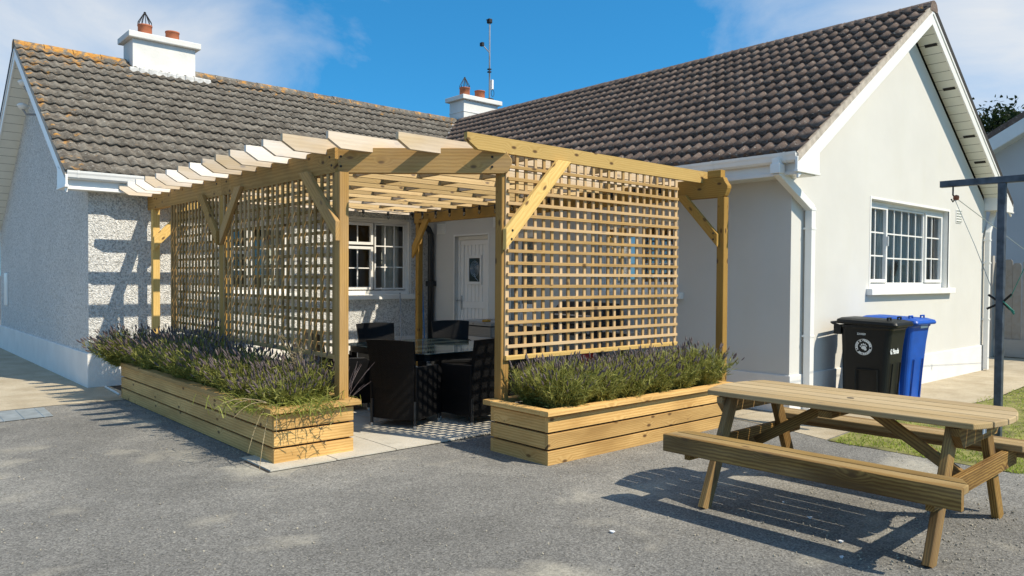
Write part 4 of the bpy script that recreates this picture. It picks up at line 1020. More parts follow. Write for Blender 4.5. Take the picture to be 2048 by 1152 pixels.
def bin_(loc, rz, m_body, m_lid, m_print, lbl):
    r = empty('wheelie_bin', loc, lbl, 'bin', 'wheelie bins by the gable wall')
    B = Matrix.Translation(loc) @ Matrix.Rotation(rz, 4, 'Z')
    # local: x width (.58), y: front at -y, back (handle) +y
    def rrect(wx, y0, y1, z, rad=.06, seg=4):
        pts = []
        for cx, cy, a0 in ((wx - rad, y1 - rad, 0), (-wx + rad, y1 - rad, 90), (-wx + rad, y0 + rad, 180), (wx - rad, y0 + rad, 270)):
            for k in range(seg + 1):
                a = R(a0 + 90 * k / seg); pts.append((cx + rad * math.cos(a), cy + rad * math.sin(a), z))
        return pts
    levels = [(.225, -.22, .26, .05), (.235, -.235, .27, .08), (.243, -.25, .275, .36), (.262, -.285, .28, .80), (.275, -.31, .285, 1.00), (.288, -.325, .295, 1.02), (.288, -.325, .295, 1.05)]
    mb = MB(); n = 20
    for wx, y0, y1, z in levels: mb.v += rrect(wx, y0, y1, z)
    for i in range(len(levels) - 1):
        for k in range(n): mb.f.append((i * n + k, i * n + (k + 1) % n, (i + 1) * n + (k + 1) % n, (i + 1) * n + k))
    mb.f.append(tuple(range(n - 1, -1, -1)))
    body = mb.build('body', m_body, r, B, smooth=False, bevel=.004)
    # raised panel outlines on the side
    mb = MB(); xs = -.2515
    for a, b in (((-.16, .10), (-.16, .52)), ((-.16, .52), (.09, .52)), ((.09, .52), (.09, .10))):
        mb.tube([(xs - .012 + (a[1] - .1) * -.026, a[0], a[1]), (xs - .012 + (b[1] - .1) * -.026, b[0], b[1])], .009, 6)
    mb.build('rib', m_body, body, B)
    mb = MB()
    for x in (-.13, .13): mb.tube([(x, -.245, .10), (x, -.285, .60)], .010, 6)
    mb.build('rib', m_body, body, B)
    # lid: shallow domed, hinged at the back
    mb = MB(); lv = [(.300, -.375, .33, 1.052), (.305, -.385, .335, 1.075), (.295, -.37, .33, 1.105), (.24, -.30, .30, 1.125), (.1, -.16, .2, 1.132)]
    for wx, y0, y1, z in lv: mb.v += [(x, y, zz + (y * .035)) for x, y, zz in rrect(wx, y0, y1, z, .05)]
    for i in range(len(lv) - 1):
        for k in range(n): mb.f.append((i * n + k, i * n + (k + 1) % n, (i + 1) * n + (k + 1) % n, (i + 1) * n + k))
    mb.f += [tuple(range(n - 1, -1, -1)), tuple((len(lv) - 1) * n + k for k in range(n))]
    lid = mb.build('lid', m_lid, r, B, bevel=.005)
    for x in (-.17, .17):
        mb = MB(); mb.tube([(x - .05, -.25, 1.10), (x - .05, -.25, 1.145), (x + .05, -.25, 1.145), (x + .05, -.25, 1.10)], .011, 6); mb.build('lid_grip', m_lid, lid, B)
    # handle bar and wheels at the back
    mb = MB(); mb.tube([(-.27, .28, 1.03), (-.27, .38, 1.065), (-.25, .40, 1.07), (.25, .40, 1.07), (.27, .38, 1.065), (.27, .28, 1.03)], .016, 8); mb.box((-.285, .27, .93), (-.245, .36, 1.05)); mb.box((.245, .27, .93), (.285, .36, 1.05))
    mb.build('handle', m_body, r, B, bevel=.004)
    for x in (-.26, .26):
        mb = MB(); mb.tube([(x - .025, .27, .10), (x + .025, .27, .10)], .10, 18); wl = mb.build('wheel', M_RUBBER, r, B)
        mb = MB(); mb.tube([(x - .028, .27, .10), (x + .028, .27, .10)], .05, 12); mb.build('hub', m_body, wl, B)
    # printing: on the side facing -x
    eb = emblem(.098); nrm = Vector((-1, 0, -.043)).normalized()
    E = Matrix((Vector((0, -1, 0)), Vector((-.043, 0, 1)).normalized(), nrm)).transposed().to_4x4(); E.translation = (-.2655, .005, .79)
    o = bpy.data.objects.new('emblem', eb.mesh('emblem', m_print)); reg(o, body, B @ E)
    v, f = text_mesh('331020', .034, .0008); mb = MB(); mb.add(v, f); E2 = E.copy(); E2.translation = (-.2735, .03, .945)
    o = bpy.data.objects.new('number_print', mb.mesh('number_print', m_print)); reg(o, body, B @ E2)
    v, f = text_mesh('Panda', .085, .004); mb = MB(); mb.add([(x + .03, y, z) for x, y, z in v], f)
    disc(mb, -.125, -.008, .020, .018); disc(mb, -.105, -.02, .013, .013)
    for x, y in ((-.150, .008), (-.14, .024), (-.122, .03), (-.106, .022)): disc(mb, x, y, .0075, .0095)
    E3 = Matrix((Vector((1, 0, 0)), Vector((0, -.08, 1)).normalized(), Vector((0, -1, -.08)).normalized())).transposed().to_4x4(); E3.translation = (-.07, -.2875, .745)
    if m_print is M_PRINT: o = bpy.data.objects.new('logo_print', mb.mesh('logo_print', M_PRINT)); reg(o, body, B @ E3)
    return r, B
b1, B1 = bin_((9.49, 4.03, .0), R(3), M_BINB, M_BINB, M_PRINT, 'black wheelie bin with a white paw emblem by the gable wall')
b2, B2 = bin_((10.27, 4.06, .0), R(-2), M_BINU, M_BINU, M_PRINTG, 'blue wheelie bin half hidden behind the black bin')
MB().add([(-.05, -.3215, .99), (.16, -.3215, .99), (.16, -.3265, 1.045), (-.05, -.3265, 1.045)], [(0, 1, 2, 3)]).build('label_plate', M_PRINT, b2, B2)

# ------------------------------------------------------------------ clothes line pole
cp = empty('clothes_line_post', (8.52, 2.395, 0), 'grey steel T-shaped clothes line post on the lawn edge', 'clothes post')
board('upright', (8.52, 2.395, -.05), (8.52, 2.395, 2.55), .066, .066, M_POLE, cp, (0, 1, 0))
board('crossbar', (8.52, 2.95, 2.585), (8.52, 1.75, 2.585), .066, .066, M_POLE, cp)
MB().tube([(8.52, 2.835, 2.55), (8.52, 2.835, 2.47), (8.52, 2.81, 2.43), (8.52, 2.835, 2.40), (8.52, 2.85, 2.43)], .008, 6).build('hook', M_IRON, cp)
MB().lathe([(0, -.03), (.026, -.02), (.03, 0), (.026, .02), (0, .03)], (8.52, 2.805, 2.44), 8).build('pulley', M_RUST, cp)
for a, b in (((8.50, 2.395, 1.39), (8.49, 2.49, 1.46)), ((8.50, 2.395, 1.38), (8.49, 2.50, 1.32)), ((8.50, 2.36, 1.40), (8.49, 2.29, 1.47)), ((8.50, 2.36, 1.38), (8.49, 2.30, 1.32))):
    MB().tube([a, b], .011, 6).build('cleat', M_IRON, cp)
q = MB()
for k in range(7):
    a = rnd.uniform(-.5, .5); q.tube([(8.48, 2.36, 1.40), (8.47 + .02 * a, 2.31 + .02 * a, 1.35), (8.48, 2.265 + .02 * a, 1.30 - .03 * k / 7), (8.48, 2.33, 1.37)], .006, 5)
q.build('cord_bundle', M_CORD, cp)
q = MB(); q.tube([(8.50, 2.81, 2.42), (8.50, 2.62, 1.95), (8.495, 2.42, 1.40)], .0035, 5); q.build('cord', M_CORDW, cp)
q = MB(); q.tube([(8.50, 2.00, 2.55), (8.49, 2.18, 1.75), (8.49, 2.30, 1.44)], .004, 5); q.build('cord', M_CORD, cp)
ln = empty('washing_line', (8.54, 2.80, 2.43), 'thin washing line running from the pulley past the gable', 'washing line')
q = MB(); q.tube([(8.53, 2.80, 2.43), (12.0, 3.1, 2.02), (16.0, 3.15, 1.75), (21.0, 3.2, 1.72)], .004, 5); q.build('line', M_CORDW, ln)
for x, z in ((10.55, 2.19), (13.4, 1.92)):
    y = 2.80 + (x - 8.5) * .09 if x < 12 else 3.11
    pg = MB(); pg.box((x - .010, y - .006, z - .045), (x + .004, y + .006, z + .035)); pg.box((x + .005, y - .006, z - .05), (x + .016, y + .006, z + .03))
    o = pg.build('clothes_peg', M_PEG, None); tag(o, 'pale peg clipped to the line %s' % ('near the gable downpipe' if x < 12 else 'right of the steel post'), 'peg', 'pegs on the washing line')

# ------------------------------------------------------------------ dining set under the pergola
dt = empty('dining_table', (5.55, 7.75, 0), 'glass-topped black wicker dining table under the pergola', 'table')
def rrect2(x0, x1, y0, y1, rad, z, seg=5):
    pts = []
    for cx, cy, a0 in ((x1 - rad, y1 - rad, 0), (x0 + rad, y1 - rad, 90), (x0 + rad, y0 + rad, 180), (x1 - rad, y0 + rad, 270)):
        for k in range(seg + 1):
            a = R(a0 + 90 * k / seg); pts.append((cx + rad * math.cos(a), cy + rad * math.sin(a), z))
    return pts
MB().prism(rrect2(4.74, 6.30, 6.86, 8.62, .22, .738), (0, 0, 0), (0, 0, .012)).build('glass_top', M_TGLASS, dt, bevel=.002)
MB().prism(rrect2(4.78, 6.26, 6.90, 8.58, .2, .66), (0, 0, 0), (0, 0, .076)).build('apron', M_WICK, dt)
for x in (4.86, 6.18):
    for y in (6.98, 8.50): board('leg', (x, y, 0.014), (x, y, .66), .075, .075, M_WICK, dt, (0, 1, 0))
def chair(loc, rz, lbl):
    r = empty('wicker_chair', loc, lbl, 'chair', 'black wicker chairs round the dining table', rz=rz)
    B = Matrix.Translation(loc) @ Matrix.Rotation(rz, 4, 'Z')
    # local: faces +y, back at y=-.28
    mb = MB(); n = 8; pts = []
    for zi, (z, w_, off) in enumerate(((.10, .25, -.28), (.42, .25, -.285), (.70, .27, -.32), (.93, .285, -.37))):
        for k in range(n + 1):
            x = -w_ + 2 * w_ * k / n; y = off - .035 * (1 - (x / w_) ** 2)
            pts += [(x, y, z + (.012 * (1 - (x / w_) ** 2) if zi == 3 else 0)), (x, y + .035, z + (.012 * (1 - (x / w_) ** 2) if zi == 3 else 0))]
    m2 = 2 * (n + 1); f = []
    for zi in range(3):
        for k in range(n):
            a = zi * m2 + 2 * k; f += [(a, a + 2, a + m2 + 2, a + m2), (a + 1, a + m2 + 1, a + m2 + 3, a + 3)]
        for k in (0, n): a = zi * m2 + 2 * k; f.append((a, a + 1, a + m2 + 1, a + m2))
    for k in range(n): a = 3 * m2 + 2 * k; f.append((a, a + 1, a + 3, a + 2))
    mb.add(pts, f); mb.build('backrest', M_WICK, r, B, smooth=False)
    MB().box((-.25, -.27, .36), (.25, .27, .42)).build('seat', M_WICK, r, B, bevel=.015)
    MB().box((-.245, .235, .12), (.245, .262, .358)).build('front_panel', M_WICK, r, B)
    for s in (-1, 1):
        mb = MB(); x0, x1 = (s * .255, s * .29)
        mb.prism([(x0, -.28, .10), (x0, .26, .10), (x0, .26, .60), (x0, .18, .645), (x0, -.30, .66)], (0, 0, 0), (x1 - x0, 0, 0)); mb.build('arm', M_WICK, r, B, bevel=.01)
        for y in (-.285, .24):
            mb = MB(); mb.tube([(s * .262, y, .012), (s * .262, y, .30)], .016, 8); lg = mb.build('leg', M_BLACKP, r, B)
            mb = MB(); mb.tube([(s * .262, y, .011), (s * .262, y, .045)], .019, 10); mb.build('foot_cap', M_ALU, lg, B)
    return r
ch0 = chair((4.62, 6.92, 0), R(-64), 'wicker chair with its back to the camera, left of the entrance gap')
def chair_at(x, y, a, lbl):
    c = copy_tree(ch0, Matrix.Translation((x, y, 0)) @ Matrix.Rotation(R(a), 4, 'Z')); c['label'] = lbl; return c
chair_at(5.30, 6.64, 4, 'wicker chair in lattice shadow beside the right-hand front post')
chair_at(5.68, 9.05, 172, 'wicker chair across the table below the casement window')
chair_at(6.78, 8.95, 150, 'wicker chair across the table in front of the boarded door')
chair_at(4.50, 8.15, -98, 'wicker chair half hidden behind the left front post')
chair_at(6.62, 7.45, 80, 'wicker chair behind the short lattice screen')
# churn, storage box, sponge, poles
ck = empty('milk_churn', (4.55, 11.35, 0), 'small grey metal churn standing against the pebbledash wall', 'churn')
MB().lathe([(0, .01), (.15, .01), (.16, .05), (.16, .42), (.15, .48), (.105, .54), (.10, .60), (.13, .63), (.13, .65), (0, .65)], (5.20, 10.6, 0), 20).build('body', M_CHURN, ck, smooth=True)
MB().lathe([(0, .651), (.135, .651), (.135, .70), (.05, .72), (0, .72)], (5.20, 10.6, 0), 20).build('lid', M_CHURN, ck, smooth=True)
sb = empty('storage_box', (7.95, 9.55, 0), 'grey weathered wooden storage box beside the white door', 'box')
for k in range(5): board('board', (7.60, 9.06 + .0, .10 + .16 * k), (7.60, 10.02, .10 + .16 * k), .02, .155, W_GREY, sb)
for k in range(5): board('board', (7.61, 9.06, .10 + .16 * k), (8.36, 9.06, .10 + .16 * k), .02, .155, W_GREY, sb)
MB().box((7.63, 9.08, .03), (8.36, 10.02, .83)).build('carcass', M_IRON, sb)
for k in range(4): board('lid_board', (7.56 + .11 + .205 * k, 9.03, .86), (7.56 + .11 + .205 * k, 10.06, .86), .2, .05, W_GREY, sb)
sp = MB().box((-.07, -.045, 0), (.07, .045, .035)).build('sponge', M_SPONGE, None, Matrix.Translation((7.75, 9.35, .886)) @ Matrix.Rotation(.4, 4, 'Z'), bevel=.01)
tag(sp, 'small orange sponge lying on the grey storage box', 'sponge')
br = empty('broom', (7.75, 11.55, 0), 'thin grey broom handle leaning on the wall behind the corner post', 'broom')
q = MB(); q.tube([(7.52, 11.45, .14), (7.80, 11.93, 1.30)], .011, 8); q.build('handle', M_GALV, br)
MB().box((7.38, 11.38, .012), (7.66, 11.46, .14)).build('brush_head', M_IRON, br)
br = empty('mop', (8.2, 11.7, 0), 'blue handled mop standing by the black downpipe', 'mop')
q = MB(); q.tube([(8.14, 11.60, .16), (8.28, 11.90, 1.45)], .012, 8); q.build('handle', M_BLUEP, br)
MB().lathe([(0, .16), (.04, .16), (.10, .012), (0, .012)], (8.14, 11.60, 0), 12).build('mop_head', M_GALV, br)
# barbecue behind the short lattice
bq = empty('barbecue', (8.0, 7.3, 0), 'black gas barbecue with a row of knobs behind the short lattice', 'barbecue')
MB().box((7.78, 6.95, .78), (8.34, 8.15, .92)).build('firebox', M_BBQ, bq, bevel=.01)
mb = MB(); pr = [(7.80, .925), (8.32, .925), (8.32, 1.12), (8.22, 1.24), (8.0, 1.26), (7.84, 1.14)]
mb.prism([(x, 6.98, z) for x, z in pr], (0, 0, 0), (0, .95, 0)); hd = mb.build('hood', M_BBQ, bq, bevel=.02)
q = MB(); q.tube([(7.80, 7.1, 1.07), (7.75, 7.1, 1.07), (7.75, 7.8, 1.07), (7.80, 7.8, 1.07)], .012, 8); q.build('hood_handle', M_STEEL, hd)
for k in range(6):
    q = MB(); q.tube([(7.778, 7.14 + k * .175, .85), (7.735, 7.14 + k * .175, .85)], .03, 12); q.build('knob', M_STEEL, bq)
MB().box((7.80, 8.16, .86), (8.32, 8.62, .89)).build('side_shelf', M_STEEL, bq, bevel=.006)
MB().box((7.80, 6.50, .86), (8.32, 6.94, .89)).build('side_shelf', M_STEEL, bq, bevel=.006)
for x in (7.83, 8.29):
    for y in (7.0, 8.1): board('leg', (x, y, .012), (x, y, .78), .045, .045, M_BBQ, bq, (0, 1, 0))
MB().box((7.84, 7.03, .10), (8.28, 8.07, .13)).build('lower_shelf', M_BBQ, bq)
MB().lathe([(0, .135), (.14, .135), (.15, .2), (.15, .45), (.08, .53), (.05, .58), (0, .58)], (8.05, 7.4, 0), 16).build('gas_bottle', M_RED, bq, smooth=True)
# string lights
sl = empty('string_lights', (7.6, 9.5, 2.66), 'black festoon cable with clear bulbs under the slatted roof', 'string lights')
bulbs = [(6.20, 11.22, 2.70), (6.59, 11.20, 2.655), (7.06, 11.17, 2.645), (7.5, 11.1, 2.66)] + [(7.60, 10.93 - .392 * k, 2.665 - .01 * (k % 2)) for k in range(14)] + [(5.45, 11.23, 2.68), (4.6, 11.25, 2.69)]
pts = sorted(bulbs[:4], key=lambda b: b[0])
cab = [(4.6, 11.25, 2.735), (5.45, 11.23, 2.73)] + [(b[0], b[1], b[2] + .065) for b in bulbs[:4]] + [(b[0], b[1], b[2] + .065) for b in bulbs[4:18]]
q = MB()
for a, b in zip(cab, cab[1:]):
    mid = ((a[0] + b[0]) / 2, (a[1] + b[1]) / 2, (a[2] + b[2]) / 2 - .02); q.tube([a, mid, b], .006, 5)
q.build('cable', M_IRON, sl)
for b in bulbs:
    so = MB().lathe([(.0, .075), (.018, .07), (.024, .03), (.02, .0), (0, 0)], b, 10).build('socket', M_RUBBER, sl, smooth=True)
    MB().lathe([(.014, 0), (.024, -.025), (.024, -.045), (.012, -.062), (0, -.066)], b, 10).build('bulb', M_BULB, so, smooth=True)

# ------------------------------------------------------------------ manhole cover
mh = empty('manhole_cover', (1.3, 10.1, 0), 'pale steel cover set flush beside the concrete path', 'manhole cover')
MB().add([(.75, 9.72, .006), (1.80, 9.80, .006), (1.83, 10.52, .006), (.78, 10.50, .006)], [(0, 1, 2, 3)]).build('plate', M_MANH, mh)
for k in range(5):
    a = .95 + k * .19; MB().tube([(a, 9.76, .007), (a + .02, 10.49, .007)], .006, 4).build('rib', M_MANH, mh)
MB().tube([(1.18, 9.92, .009), (1.30, 9.93, .009)], .016, 6).build('key_slot', M_IRON, mh)
q = MB(); ring_poly(q, 0, 0, .07, .10, 4); q.v = [(x + 1.16, y + 10.22, .0095) for x, y, z in q.v]; q.build('maker_plate', M_ALU, mh)
pr_ = MB(); pr_.tube([(3.0 - .18, 11.86, .012), (2.80, 11.35, .012), (2.78, 10.98, .012)], .014, 6)
tag(pr_.build('cable_conduit', M_PLINTH, None), 'white conduit on the ground between the wall corner and the planter', 'conduit')

# ------------------------------------------------------------------ planting
def blades(name, base, dirs, length, width, mat_, droop=.0, seg=2):
    """numpy blades: base (n,3), dirs (n,3) unit, tapered strips"""
    n = len(base); up_ = np.array([0, 0, 1.]); side = np.cross(dirs, up_ + npr.normal(0, .6, (n, 3))); side /= np.linalg.norm(side, axis=1)[:, None] + 1e-9
    V = []; F = []; k = 2 * seg + 1
    allv = np.zeros((n, k, 3))
    for s in range(seg):
        t = s / seg; c = base + dirs * (length * t)[:, None]; c[:, 2] -= droop * length * t * t
        wv = (width * (1 - .35 * t) / 2)[:, None]
        allv[:, 2 * s] = c - side * wv; allv[:, 2 * s + 1] = c + side * wv
    c = base + dirs * length[:, None]; c[:, 2] -= droop * length; allv[:, 2 * seg] = c
    return allv
def pack(list_of, seg=2):
    v = np.concatenate(list_of); n, k, _ = v.shape
    f = []
    for i in range(n):
        b = i * k
        for s in range(seg - 1): f.append((b + 2 * s, b + 2 * s + 1, b + 2 * s + 3, b + 2 * s + 2))
        f.append((b + 2 * seg - 2, b + 2 * seg - 1, b + 2 * seg))
    return v.reshape(-1, 3), f
def obj_np(name, parts, parent=None):
    me = bpy.data.meshes.new(name); V = []; F = []; MI = []
    for mi, (v, f, m_) in enumerate(parts):
        b = len(V); V += v.tolist(); F += [tuple(i + b for i in q) for q in f]; MI += [mi] * len(f); me.materials.append(m_)
    me.from_pydata(V, [], F); me.polygons.foreach_set('material_index', MI); me.update()
    return reg(bpy.data.objects.new(name, me), parent)
def unit(a): return a / (np.linalg.norm(a, axis=1)[:, None] + 1e-9)
def lavender(name, x0, x1, y0, y1, z0, nst, hfun, lean, lbl, fk=.44):
    leaf, fl_v, fl_f = [], [], []
    # bushes: stems radiate from bush centres
    ax = (x1 - x0) > (y1 - y0); L_ = max(x1 - x0, y1 - y0); nb = max(1, int(L_ / .42)) * 2
    cs = []
    for i in range(nb // 2):
        for j in range(2):
            t = (i + .5 + rnd.uniform(-.2, .2)) / (nb // 2); s = (j + .5 + rnd.uniform(-.15, .15)) / 2
            cs.append((x0 + (x1 - x0) * (t if ax else s), y0 + (y1 - y0) * (s if ax else t), rnd.uniform(.8, 1.15)))
    cs = np.array(cs); pick = npr.randint(0, len(cs), nst); c = cs[pick]
    rad = npr.uniform(0, 1, nst) ** .6; ang = npr.uniform(0, 6.2832, nst)
    bx = c[:, 0] + .12 * rad * np.cos(ang); by = c[:, 1] + .12 * rad * np.sin(ang)
    base = np.stack([bx, by, np.full(nst, z0)], 1)
    d = unit(np.stack([np.cos(ang) * rad * .72 + lean[0], np.sin(ang) * rad * .72 + lean[1], np.full(nst, 1.0)], 1) + npr.normal(0, .10, (nst, 3)))
    H = np.array([hfun(x, y) for x, y in zip(bx, by)]) * c[:, 2] * npr.uniform(.55, 1.15, nst)
    leaf.append(blades('', base, d, H, np.full(nst, .0042), None))
    # leaves along stems
    per_ = 24
    bi = np.repeat(np.arange(nst), per_); t = npr.uniform(.02, .86, nst * per_)
    lb = base[bi] + d[bi] * (H[bi] * t)[:, None]
    ldir = unit(d[bi] * .9 + npr.normal(0, .55, (nst * per_, 3)))
    leaf.append(blades('', lb, ldir, npr.uniform(.04, .095, nst * per_), npr.uniform(.005, .0105, nst * per_), None))
    lv, lf = pack(leaf)
    # flower spikes
    tip = base + d * H[:, None]; nh = nst; ks = 5
    Vh = []; rings = [(-.028, .0035), (-.012, .0082), (.012, .0078), (.034, .0015)]
    a = unit(np.cross(d, np.array([.3, .9, .1]))); b = np.cross(d, a)
    sc_ = npr.uniform(.7, 1.25, nst)
    for off, r_ in rings:
        for k in range(ks):
            q = 6.2832 * k / ks; Vh.append(tip + d * (off * sc_)[:, None] + (a * math.cos(q) + b * math.sin(q)) * (r_ * sc_ * npr.uniform(.8, 1.2, nst))[:, None])
    Vh = np.stack(Vh, 1); kk = Vh.shape[1]; Ff = []
    keep = npr.uniform(0, 1, nst) < fk
    Vh = Vh[keep]
    for i in range(len(Vh)):
        o_ = i * kk
        for r_ in range(3):
            for k in range(ks): Ff.append((o_ + r_ * ks + k, o_ + r_ * ks + (k + 1) % ks, o_ + (r_ + 1) * ks + (k + 1) % ks, o_ + (r_ + 1) * ks + k))
    o = obj_np(name, [(lv, lf, M_LAVL), (Vh.reshape(-1, 3), Ff, M_LAVF)])
    return tag(o, lbl, 'lavender', kind='stuff')
lavender('lavender', 2.80, 3.40, 6.20, 10.72, .40, 3700, lambda x, y: .34 + .13 * min(1, max(0, (y - 6.9) / 1.2)) + .03 * math.sin(y * 3) + .06 * (x > 3.1), (-.16, .05), 'lavender filling the long planter below the left lattice', .66)
lavender('lavender', 4.58, 7.22, 4.66, 5.28, .40, 2800, lambda x, y: .43 + .04 * math.sin(x * 4), (.02, -.10), 'lavender filling the sunlit planter by the picnic table', .34)
lavender('lavender', 2.72, 3.0, 10.45, 10.85, .42, 330, lambda x, y: .46, (-.75, .22), 'lavender bush leaning out over the far end of the long planter', .8)
def tuft(name, n, ctr, spread, lean, lo, hi, mat_, lbl, cat, droop=.5, w_=.006):
    base = np.stack([npr.normal(ctr[0], spread[0], n), npr.normal(ctr[1], spread[1], n), np.full(n, ctr[2])], 1)
    d = unit(np.stack([npr.normal(lean[0], .45, n), npr.normal(lean[1], .45, n), npr.uniform(.5, 1.2, n)], 1))
    v, f = pack([blades('', base, d, npr.uniform(lo, hi, n), npr.uniform(w_ * .6, w_, n), None, droop, 4)], 4)
    o = obj_np(name, [(v, f, mat_)]); return tag(o, lbl, cat, kind='stuff')
tuft('weed_tuft', 1700, (3.02, 6.48, .42), (.19, .26, 0), (-.25, -.2), .16, .42, M_WEED, 'yellow green grass tuft spilling from the near end of the left planter', 'grass', w_=.010)
# long straws hanging over the corner
sw = MB()
for (dx, dy, l, drop) in ((-.30, -.10, .42, .30), (-.36, .05, .40, .10), (-.42, .15, .46, .02), (-.25, -.2, .40, .42), (-.33, .22, .45, .06), (-.12, -.25, .3, .2)):
    p = Vector((2.82, 6.22, .47)); q = []
    for k in range(6):
        t = k / 5; q.append(p + Vector((dx * t, dy * t, .10 * math.sin(t * 2.2) - drop * t * t * 1.4)))
    sw.tube(q, [.003, .003, .0025, .0035, .004, .0015], 4)
tag(sw.build('grass_straws', M_STRAW, None), 'dry grass straws drooping over the corner of the left planter', 'grass')
sw = MB()
for k in range(13):
    p = Vector((3.28 + rnd.uniform(-.08, .08), 6.55 + rnd.uniform(-.2, .2), .45)); dx, dy = rnd.uniform(-.25, .15), rnd.uniform(-.25, .25); h = rnd.uniform(.4, .72)
    q = [p + Vector((dx * t * t, dy * t * t, h * t - .12 * t * t * abs(dy) * 3)) for t in (0, .25, .5, .75, 1)]; sw.tube(q, [.004, .0035, .003, .0025, .0015], 4)
    for j in range(3):
        t = rnd.uniform(.45, .9); a = p + Vector((dx * t * t, dy * t * t, h * t)); sw.tube([a, a + Vector((rnd.uniform(-.08, .08), rnd.uniform(-.08, .08), rnd.uniform(.02, .07)))], .002, 4)
tag(sw.build('dry_stalks', M_STRAW, None), 'dry reddish weed stalks standing in front of the left lattice', 'weed')
sw = MB()
for k in range(9):
    p = Vector((3.50 + rnd.uniform(-.02, .03), 6.30 + rnd.uniform(-.08, .08), .44)); dx, dy = rnd.uniform(.02, .22), rnd.uniform(-.18, .05); h = rnd.uniform(.12, .38)
    sw.tube([p + Vector((dx * t, dy * t, h * t * (1.2 - .2 * t))) for t in (0, .35, .7, 1)], [.003, .003, .004, .0015], 4)
tag(sw.build('lavender_sprigs', M_LAVF, None), 'few lavender sprigs leaning out beside the left front post', 'lavender')
sw = MB()
vine = [(3.10, 6.035, .47), (3.12, 6.03, .40), (3.09, 6.028, .33), (3.13, 6.03, .27), (3.11, 6.026, .20), (3.16, 6.03, .14)]
sw.tube(vine, .003, 4); sw.tube([(3.12, 6.03, .36), (3.22, 6.02, .34), (3.30, 6.03, .38), (3.33, 6.03, .46)], .0025, 4)
for p in vine[1:]:
    for k in range(4): sw.tube([p, (p[0] + rnd.uniform(-.04, .04), p[1] - rnd.uniform(.0, .015), p[2] + rnd.uniform(-.03, .03))], [.006, .001], 4)
tag(sw.build('dead_vine', M_EARTH, None), 'withered vine hanging on the sunlit planter end', 'vine')
# lawn grass
def in_lawn(x, y): return y < 3.50 - .02 * (x - 7.3) + .05 * math.sin(x * 5) and x > 7.36 + max(0, 1.9 - y) * .35 + .06 * math.sin(y * 9)
pts = []
while len(pts) < 15000:
    x = 7.3 + 7.5 * rnd.random() ** 1.6; y = 3.6 - 3.2 * rnd.random()
    if in_lawn(x, y): pts.append((x, y, .0))
base = np.array(pts); n = len(base)
d = unit(np.stack([npr.normal(0, .5, n), npr.normal(0, .5, n), npr.uniform(.5, 1.2, n)], 1))
v, f = pack([blades('', base, d, npr.uniform(.025, .075, n), npr.uniform(.004, .008, n), None, .3)])
tag(obj_np('grass', [(v, f, M_GRASS)]), 'sunlit patchy lawn grass behind the picnic table', 'grass', kind='stuff')
# loose gravel on the asphalt
def gravel(name, n, pick, lo, hi, lbl):
    ico = bmesh.new(); bmesh.ops.create_icosphere(ico, subdivisions=1, radius=1); iv = np.array([q.co[:] for q in ico.verts]); jf = [tuple(q.index for q in p.verts) for p in ico.faces]; ico.free()
    V, F = [], []
    for i in range(n):
        x, y = pick(); s = lo + (hi - lo) * rnd.random() ** 3
        a = npr.normal(0, 1, (3, 3)); qm, _ = np.linalg.qr(a)
        vv = (iv * np.array([1, rnd.uniform(.6, 1), rnd.uniform(.4, .8)]) * (1 + npr.normal(0, .12, (len(iv), 1)))) @ qm * s + np.array([x, y, s * .45]); b = len(V); V += vv.tolist(); F += [tuple(k + b for k in q) for q in jf]
    me = bpy.data.meshes.new(name); me.from_pydata(V, [], F); me.materials.append(M_STONE); me.update()
    return tag(reg(bpy.data.objects.new(name, me)), lbl, 'gravel', kind='stuff')
def pk():
    while True:
        u, v_ = rnd.random(), rnd.random(); d_ = 3.6 + 7 * v_ ** 1.5; a = R(YAW) + (u - .5) * 1.25
        x, y = d_ * math.sin(a), d_ * math.cos(a)
        if 2.55 < x and y > 5.85: continue
        if 4.4 < x < 7.4 and 4.5 < y < 5.5: continue
        if x > 7.4: continue
        return x, y
gravel('gravel', 2300, pk, .0022, .0085, 'small loose stones scattered over the asphalt')
gravel('gravel', 420, lambda: (2.70 + abs(rnd.gauss(0, .05)) * -1, rnd.uniform(6.1, 10.6)) if rnd.random() < .6 else (rnd.uniform(4.45, 7.2), 4.58 - abs(rnd.gauss(0, .05))), .003, .008, 'fine grit gathered along the planter bases')
gravel('gravel', 1300, lambda: (5.3 + rnd.gauss(0, .75), 1.75 + rnd.gauss(0, .45)), .003, .0095, 'denser gravel around the picnic table legs')
for i, (x, y, s) in enumerate(((3.62, 3.12, .020), (4.85, 2.45, .02), (4.55, 2.1, .016), (4.30, 1.98, .017), (5.05, 2.75, .015))):
    mb = MB(); mb.add([(x + s * math.cos(a) * rnd.uniform(.6, 1.2), y + s * math.sin(a) * rnd.uniform(.6, 1.2), .006 + rnd.uniform(0, .008)) for a in np.linspace(0, 5.4, 7)], [tuple(range(7))]); mb.prism([(x + s * .5 * math.cos(a), y + s * .5 * math.sin(a), .001) for a in np.linspace(0, 5.2, 6)], (0, 0, 0), (0, 0, .006))
    tag(mb.build('litter_scrap', M_PAPER, None), ['pale scrap lying alone on the open asphalt', 'pale scrap in the middle of the table shadow', 'pale scrap near the table shadow edge', 'pale scrap by the near bench shadow', 'pale scrap by the front table leg'][i], 'litter', 'scraps on the asphalt')

